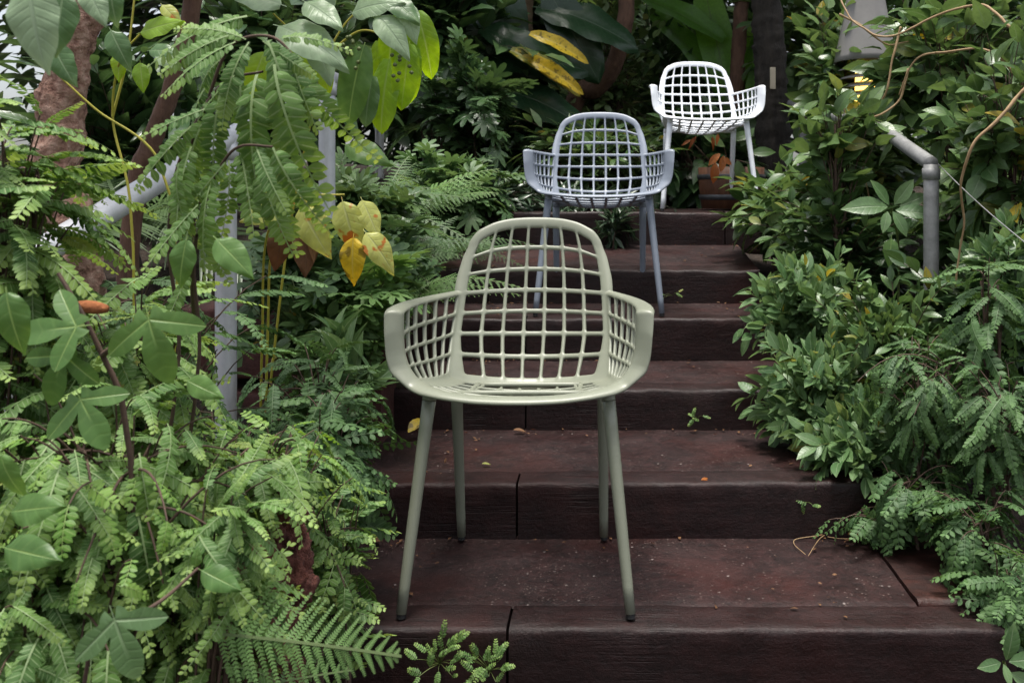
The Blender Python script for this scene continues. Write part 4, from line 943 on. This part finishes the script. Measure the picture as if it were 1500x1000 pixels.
hero('yellowing_plant', 'plant with yellow blotched leaves and tall yellow canes by the handrail', 'plant', (-.87, 2.22), [[gp(383, 2.2), P(384, 495, 2.15), P(396, 330, 2.05), P(430, 296, 2.0)], [gp(391, 2.2), P(392, 495, 2.14), P(405, 335, 2.05), P(440, 290, 2.0), P(505, 285, 2.0)], [P(440, 290, 2.0), P(480, 320, 2.0), P(520, 340, 2.0)]],
     [(432, 298, 1.98, -165, 76, 10, 'ovate_hi', 'yellow_leaf', .2), (438, 296, 1.98, -62, 84, 8, 'ovate_hi', 'yellow_leaf', -.2), (500, 288, 1.98, -72, 79, 10, 'ovate_hi', 'yellow_leaf', .1), (518, 342, 1.96, -92, 69, 8, 'ovate_hi', 'gold_leaf', 0), (532, 336, 1.97, -48, 69, 8, 'ovate_hi', 'yellow_leaf', .3), (528, 288, 2.0, -62, 62, 8, 'ovate_hi', 'yellow_leaf', .5),
      (446, 330, 2.0, -85, 69, 5, 'ovate_hi', 'brown_leaf', .6), (415, 325, 2.02, -95, 67, 5, 'ovate_hi', 'brown_leaf', .6), (455, 345, 2.0, -80, 40, 5, 'lance', 'brown_leaf', .6)], stem='stem_yellow', sr=.0034, part='yellowing_leaves')
hero('lobed_vine', 'vine with glossy three-lobed leaves on a dark stem at the left', 'vine', (-.72, 1.2), [[gp(190, 1.2), P(178, 585, 1.18), P(150, 520, 1.17), P(118, 455, 1.16), P(85, 400, 1.16)], [P(285, 470, 1.5), P(282, 390, 1.3), P(288, 345, 1.22)], [P(150, 520, 1.17), P(215, 470, 1.1)]],
     [(218, 468, 1.08, -72, 98, 10, 'tri', 'lobed', .05), (112, 478, 1.10, -175, 88, 15, 'tri', 'lobed', .3), (95, 520, 1.1, -110, 80, 10, 'tri', 'lobed', .2), (118, 585, 1.1, -55, 84, 15, 'tri', 'lobed', .1), (275, 345, 1.2, -100, 70, 10, 'ovate_hi', 'lobed', .1), (312, 345, 1.2, -42, 78, 10, 'ovate_hi', 'lobed', .2), (270, 555, 1.15, -20, 60, 15, 'ovate_hi', 'lobed'), (10, 750, 1.0, 12, 84, 15, 'ovate_hi', 'lobed', .2), (0, 800, .98, -5, 90, 15, 'ovate_hi', 'lobed', .2), (0, 660, 1.0, -70, 70, 10, 'ovate_hi', 'lobed')], stem='stem_brown', sr=.0042)
hero('lobed_vine', 'three-lobed light green leaf hanging low at the bottom left', 'vine', (-.62, 1.05), [[gp(170, 1.05), P(130, 960, 1.02), P(168, 905, 1.0)], [P(150, 930, 1.01), P(235, 880, 1.06), P(290, 832, 1.11)]],
     [(168, 908, .98, -66, 92, 8, 'tri', 'light_leaf', .1), (290, 832, 1.1, -20, 66, 12, 'ovate_hi', 'lobed', .3), (286, 832, 1.1, 80, 28, 12, 'ovate_hi', 'lobed', .3), (395, 745, 1.55, -28, 64, 12, 'ovate_hi', 'lime_leaf', .3)], stem='stem_brown', sr=.003)
hero('broad_leaf_plant', 'pale broad leaves hanging in at the top left corner', 'plant', (-.75, 1.12), [[gp(-120, 1.1), P(-90, 500, 1.08), P(-60, 100, 1.0), P(20, -40, .98), P(60, -60, .98), P(130, -50, 1.05)]],
     [(42, -38, .95, -79, 130, 12, 'ovate_hi', 'grey_leaf', .05), (122, -30, 1.0, -60, 70, 10, 'ovate_hi', 'grey_leaf', .2), (160, -30, 1.05, -80, 60, 10, 'ovate_hi', 'light_leaf', .2), (8, 420, 1.0, -75, 90, 10, 'ovate_hi', 'lobed', .2), (95, -20, 1.02, -95, 95, 10, 'ovate_hi', 'light_leaf', .3), (75, 60, 1.3, -60, 70, 10, 'ovate_hi', 'light_leaf', -.2)], sr=.003)
hero('climbing_plant', 'thin climber with lime leaves in front of the reddish trunk', 'climber', (-.95, 1.75), [[gp(175, 1.75), P(190, 290, 1.7), P(165, 170, 1.7), P(180, 80, 1.65), P(205, 50, 1.65)], [gp(190, 1.75), P(230, 230, 1.7), P(140, 160, 1.68), P(85, 110, 1.66)], [P(165, 170, 1.7), P(185, 90, 1.7), P(200, -30, 1.7)]],
     [(200, 50, 1.62, 18, 66, 10, 'ovate_hi', 'lime_leaf', .3), (205, 88, 1.64, -80, 44, 10, 'ovate_hi', 'lime_leaf', .3), (225, 80, 1.66, -20, 44, 15, 'ovate_hi', 'grey_leaf', .2), (178, 70, 1.66, -95, 46, 8, 'ovate_hi', 'lime_leaf', .1), (160, 40, 1.62, -60, 60, 10, 'ovate_hi', 'light_leaf', .2), (185, -5, 1.62, 20, 60, 10, 'ovate_hi', 'lime_leaf'), (235, 5, 1.64, -40, 40, 10, 'ovate_hi', 'yellow_leaf'), (215, 75, 1.6, 5, 46, 20, 'ovate_hi', 'light_leaf')], stem='stem_yellow', sr=.0028)
b = MB(); q0, q1 = P(112, 447, 1.3), P(158, 453, 1.3); tt = np.linspace(0, 1, 9)
b.tube(q0 + (q1 - q0) * tt[:, None], .0095 * np.sin(math.pi * (.12 + .8 * tt)) ** .5, None, 10); tag(b.build('catkin', plain_mat('orange_brown_catkin', [(.3, (.18, .05, .015)), (.7, (.34, .12, .04))], 120, .9, 1, .004)), 'orange-brown fuzzy catkin beside the three-lobed vine', 'catkin')

# ------------------------------------------------------------------ right bank
FR = 'leafy shrubs on the right bank'
def rs(label, c, r, ntw, lpt, tm, size, mat, seed, **k):
    kw = dict(group=FR, t0=.3, stem='stem_brown'); kw.update(k); shrub('shrub', label, 'shrub', c, r, ntw, lpt, T[tm], size, mat, seed=seed, **kw)
rs('shrub with grey-green leaves right of the dark tagged trunk', (1222, 110, 4.9), (55, 130, .3), 60, 7, 'ovate', .11, 'mid_leaf', 51)
rs('tall vine-tangled shrub in front of the glowing lamp', (1290, 222, 4.2), (110, 70, .2), 90, 7, 'ovate', .105, 'mid_leaf', 52, flat=.6, droop=.5, t0=.1)
rs('leafy shrub at the top right under the loose vines', (1400, 90, 3.7), (130, 120, .3), 110, 7, 'ovate', .105, 'mid_leaf', 53, flat=.6, droop=.6, mode='alt')
rs('broad-leaved shrub at the right edge above the wire', (1475, 190, 3.0), (80, 130, .25), 60, 7, 'ovate', .095, 'mid_leaf', 54, flat=.6, droop=.6)
rs('dark shrub between the lamp and the right handrail', (1245, 270, 3.9), (100, 90, .25), 100, 8, 'ovate', .09, 'mid_leaf', 55, t0=.1, flat=.6, droop=.6)
rs('dark shrub around the right handrail post', (1440, 320, 3.4), (95, 110, .2), 90, 8, 'ovate', .09, 'mid_leaf', 56, t0=.1, flat=.6, droop=.5)
rs('small-leaved dark bush at the right end of the top steps', (1150, 320, 4.2), (75, 65, .25), 80, 8, 'ovate', .085, 'mid_leaf', 57)
rs('dark bush above the light green shrub', (1250, 390, 3.5), (110, 80, .25), 80, 8, 'ellip', .085, 'dark_leaf', 58)
rs('light green whorled shrub touching the middle steps', (1175, 455, 3.1), (75, 75, .2), 140, 8, 'ellip', .055, 'light_leaf', 59, mode='opp', flat=.7, t0=.1, out=.1, fill=.15, size_var=.55, stem='stem_green')
rs('light green shrub spilling onto the second and third steps', (1200, 580, 2.75), (95, 85, .2), 190, 8, 'ellip', .050, 'light_leaf', 60, mode='opp', flat=.7, t0=.1, out=.1, fill=.15, size_var=.55, stem='stem_green')
rs('glossy green shrub resting on the second tread at the right', (1250, 645, 2.55), (90, 55, .16), 60, 8, 'ellip', .055, 'light_leaf', 61, mode='opp', flat=.7, t0=.1, out=.1, fill=.2, size_var=.5, stem='stem_green')
rs('dark green bush right of the light green shrub', (1310, 520, 2.9), (110, 110, .25), 130, 8, 'ellip', .06, 'mid_leaf', 62, mode='opp', flat=.6, t0=.1, out=.25, fill=.2, size_var=.4)
rs('dark bush at the right edge behind the feathery fronds', (1450, 480, 2.9), (110, 130, .25), 80, 8, 'ellip', .09, 'dark_leaf', 63)
rs('leafy stems crossing the upper end of the right handrail', (1235, 185, 3.45), (70, 45, .12), 40, 6, 'ovate', .085, 'mid_leaf', 81, flat=.6, droop=.5, t0=.1)
rs('small-leaved bush at the foot of the right handrail post', (1300, 500, 2.8), (70, 40, .12), 60, 8, 'ellip', .055, 'mid_leaf', 82, mode='opp', flat=.7, t0=.1, out=.2)
rs('pale small-leaved bush right of the handrail post', (1478, 395, 2.75), (48, 55, .12), 60, 8, 'ellip', .06, 'light_leaf', 83, mode='opp', flat=.7, t0=.1, out=.2)
rs('low small-leaved bush behind the right end of the second step', (1400, 690, 2.6), (110, 50, .15), 90, 8, 'ellip_s', .04, 'mid_leaf', 84, flat=.6, t0=.1, out=.2)
rs('small-leaved bush at the far right of the top steps', (1240, 330, 3.7), (100, 60, .15), 90, 8, 'ellip', .065, 'mid_leaf', 85, mode='opp', flat=.7, t0=.1, out=.2)
def rf(label, c, r, ntw, lpt, size, seed, mat='pinnate_dark', tm='pin', **k): feather(label, c, r, ntw, lpt, size, seed, mat, tm, group='feathery plants on the right bank', **k)
rf('feathery fronds drooping below the right handrail post', (1445, 420, 2.45), (55, 45, .10), 12, 4, .125, 64)
rf('feathery shrub in the middle of the right bank', (1370, 570, 2.45), (100, 80, .2), 60, 5, .082, 65)
rf('feathery shrub at the right edge above the second tread', (1460, 610, 2.3), (90, 90, .2), 60, 5, .078, 66)
rf('small feathery plant hanging over the right end of the second step', (1340, 705, 2.35), (60, 40, .1), 22, 4, .075, 67, tm='pin_s')
rf('small feathery plant at the right beside the red side sleeper', (1440, 770, 2.15), (60, 75, .12), 34, 5, .075, 68, tm='pin_s')
rf('low feathery plant right of the red side sleeper corner', (1470, 865, 2.02), (45, 50, .1), 24, 5, .065, 69, tm='pin_s')
rf('low creeping feathery plant at the back of the lowest tread', (1290, 755, 2.36), (70, 28, .05), 22, 4, .055, 70, tm='pin_s')
hero('rosette_plant', 'bright green rosette of broad leaves left of the right handrail post', 'plant', (P(1310, 0, 3.2)[0], 3.25), [[gp(1310, 3.25), P(1316, 360, 3.2), P(1306, 306, 3.12)]],
     [(1300, 303, 3.08, 175, 66, 15, 'ellip', 'light_leaf', .4), (1302, 300, 3.1, 125, 46, 10, 'ellip', 'light_leaf'), (1310, 300, 3.1, 55, 46, 10, 'ellip', 'light_leaf'), (1312, 308, 3.08, -5, 56, 18, 'ellip', 'light_leaf', .4), (1308, 310, 3.05, -60, 40, 25, 'ellip', 'light_leaf'), (1300, 310, 3.05, -110, 34, 30, 'ellip', 'light_leaf'), (1306, 345, 3.08, -100, 40, 20, 'ovate', 'lobed'), (1318, 302, 3.1, 25, 44, 10, 'ellip', 'light_leaf')])
def vine(label, stems, r=.006): 
    b = MB(); 
    for s in stems:
        c = spl([P(*q) for q in s], 16); c = c + np.array([noise.noise_vector(Vector(q * 14)) for q in c]) * .006
        b.tube(c, r * np.linspace(1.1, .6, len(c)) * (1 + .25 * np.array([noise.noise(Vector(q * 60)) for q in c])), None, 8)
    o = b.build('vine', M['vine_tan']); tag(o, label, 'vine', 'bare tan vines on the right')
vine('long bare tan vine curving down at the right edge', [[(1520, 110, 2.6), (1470, 165, 2.6), (1425, 215, 2.62), (1408, 265, 2.65), (1412, 320, 2.7), (1400, 420, 2.75)]], .005)
vine('thin tan vine arching across the top right corner', [[(1530, 90, 3.0), (1480, 40, 3.0), (1440, 8, 3.1), (1380, 20, 3.2), (1300, 55, 3.3), (1250, 30, 3.4), (1225, -20, 3.5)], [(1530, 170, 3.0), (1450, 75, 3.05), (1370, 78, 3.2)]], .005)
vine('tangled tan vine hanging in front of the lamp', [[(1320, 40, 3.5), (1308, 80, 3.5), (1300, 130, 3.5), (1280, 165, 3.55), (1265, 220, 3.6), (1275, 300, 3.65)], [(1330, 100, 3.5), (1315, 150, 3.5), (1270, 175, 3.5), (1220, 190, 3.6), (1222, 230, 3.6)], [(1400, 75, 3.4), (1340, 88, 3.45), (1316, 140, 3.5)], [(1230, 20, 3.6), (1265, 40, 3.6), (1300, 65, 3.6), (1330, 60, 3.6)]], .0045)
hero('weed', 'bright green weed sprouting in the bottom right corner', 'weed', (P(1470, 0, 1.75)[0], 1.78), [[gp(1475, 1.78), P(1478, 1000, 1.75), P(1470, 968, 1.74)]],
     [(1474, 966, 1.72, 78, 56, 12, 'obov' if 'obov' in T else 'ellip', 'light_leaf', .2), (1466, 970, 1.70, 178, 40, 25, 'ellip', 'light_leaf', .4), (1478, 968, 1.70, 20, 50, 25, 'ellip', 'light_leaf', .4), (1470, 972, 1.69, -80, 30, 35, 'ellip', 'light_leaf'), (1480, 985, 1.7, -20, 50, 25, 'ellip', 'light_leaf')], group='small weeds on the steps')

# ------------------------------------------------------------------ weeds, fallen leaves and twigs on the steps
def weed(label, c, r, ntw, size, seed, tm='pin_s', mat='pinnate', b=None):
    x, y, z = P(*c)
    rg = np.random.default_rng(seed); root = empty('weed', (x, y, z), label, 'weed', 'small weeds on the steps'); lf, st = MB(), MB(); R = np.array([r[0] / F * c[2], .02, r[1] / F * c[2]])
    root_p = np.array([x, y + .035, z - R[2] * .8])
    for q in range(ntw):
        e = np.array([x, y, z]) + rg.uniform(-1, 1, 3) * R; tw = bez(root_p, (root_p + e) / 2 + [0, -.01, .01], e, np.linspace(0, 1, 6)); st.tube(tw, .0009, .0006, 5)
        dr = nrm((e - root_p) * [1, .3, 1] + [0, -.012, .004] + rg.normal(size=3) * .022)
        lf.inst(T[tm][rg.integers(len(T[tm]))], [e], [dr], [[rg.normal() * .3, -.7, .7]], size * rg.uniform(.7, 1.2), [rg.uniform()])
    lf.build('foliage', M[mat], root, loc=(x, y, z)); st.build('stem', M['stem_green'], root, loc=(x, y, z))
weed('small bright weed growing on the riser below the second tread', (1183, 738, 2.40), (14, 5), 3, .032, 1)
weed('tiny pale weed growing on the riser below the third tread', (1022, 613, 2.955), (10, 6), 5, .028, 2)
weed('leafy weed growing at the bottom sleeper joint, right of its pair', (715, 975, 1.885), (28, 26), 22, .030, 3)
weed('leafy weed with pale tips on the bottom sleeper, left of its pair', (640, 962, 1.885), (28, 28), 20, .030, 4)
weed('small weed on the riser under the lilac chair', (986, 428, 3.90), (14, 8), 4, .03, 5)
def flake(label, px, py, d, size, ang, mat, z=None, tilt=.25):
    p = P(px, py, d); o = MB(); k = 'ellip'
    o.inst(T[k][2], [p + [0, 0, .006]], [[math.cos(ang), math.sin(ang) * .6, tilt * .3]], [[0, -tilt, 1]], size, [.5])
    tag(o.build('fallen_leaf', M[mat], loc=p), label, 'leaf', 'fallen leaves on the steps')
def treadpt(py, k):                                                # depth of a row on tread k
    return STEP_D[k] * (STEP_Y[k] - VY) / (py - VY)
flake('yellow fallen leaf curled against the riser left of the chair leg', 598, 636, 2.84, .08, 1.2, 'gold_leaf', tilt=1.5)
flake('small tan fallen leaf lying at the back of the second tread', 752, 632, treadpt(634, 1), .04, .1, 'vine_leaf' if 'vine_leaf' in M else 'brown_leaf')
flake('tiny pale fallen leaf lying in the middle of the second tread', 706, 682, treadpt(682, 1), .025, .4, 'yellow_leaf')
flake('pinkish brown fallen leaf lying on the second tread edge', 1027, 706, treadpt(706, 1) + .01, .035, .7, 'orange_leaf')
flake('curled orange-brown fallen leaf beside the dry twig', 1242, 785, treadpt(789, 0), .05, .1, 'orange_leaf', tilt=.8)
flake('brown fallen leaf lying behind the left chair leg', 560, 795, treadpt(797, 0), .06, 2.6, 'brown_leaf', tilt=.5)
b = MB()
for s in ([(1215, 783), (1195, 790), (1165, 792), (1163, 798), (1180, 814)], [(1212, 783), (1200, 795), (1184, 816)], [(1212, 788), (1230, 794), (1262, 790)]):
    b.tube(spl([P(x, y, treadpt(y, 0)) + [0, 0, .004 + .006 * (q == 1)] for q, (x, y) in enumerate(s)], 8), .0013, .0008, 6)
tag(b.build('twig', M['vine_tan']), 'dry forked tan twig lying on the lowest tread', 'twig')

lit = MB(); rg = np.random.default_rng(77)
for q in range(240):
    k = int(rg.integers(0, 5)); d0, d1 = STEP_D[k], STEP_D[k + 1]; edge = rg.uniform()
    if edge < .6: y = d1 - .012 - abs(rg.normal()) * .03; x = rg.uniform(-.62, .75)
    else: y = rg.uniform(d0 + .03, d1 - .02); x = (-.50 + abs(rg.normal()) * .06) if rg.uniform() < .5 else (.55 - abs(rg.normal()) * .12)
    z = STEP_Z[k] + (BACK_Z[k] - STEP_Z[k]) * (y - d0) / (d1 - d0) + .003
    lit.inst(T['ellip'][1], [[x, y, z]], [[rg.normal(), rg.normal(), .1]], [[rg.normal() * .3, rg.normal() * .3, 1]], rg.uniform(.006, .02), [rg.uniform()])
tag(lit.build('leaf_litter', M['brown_leaf']), 'tiny brown leaf scraps gathered along the step corners', 'leaf litter', None, 'stuff')
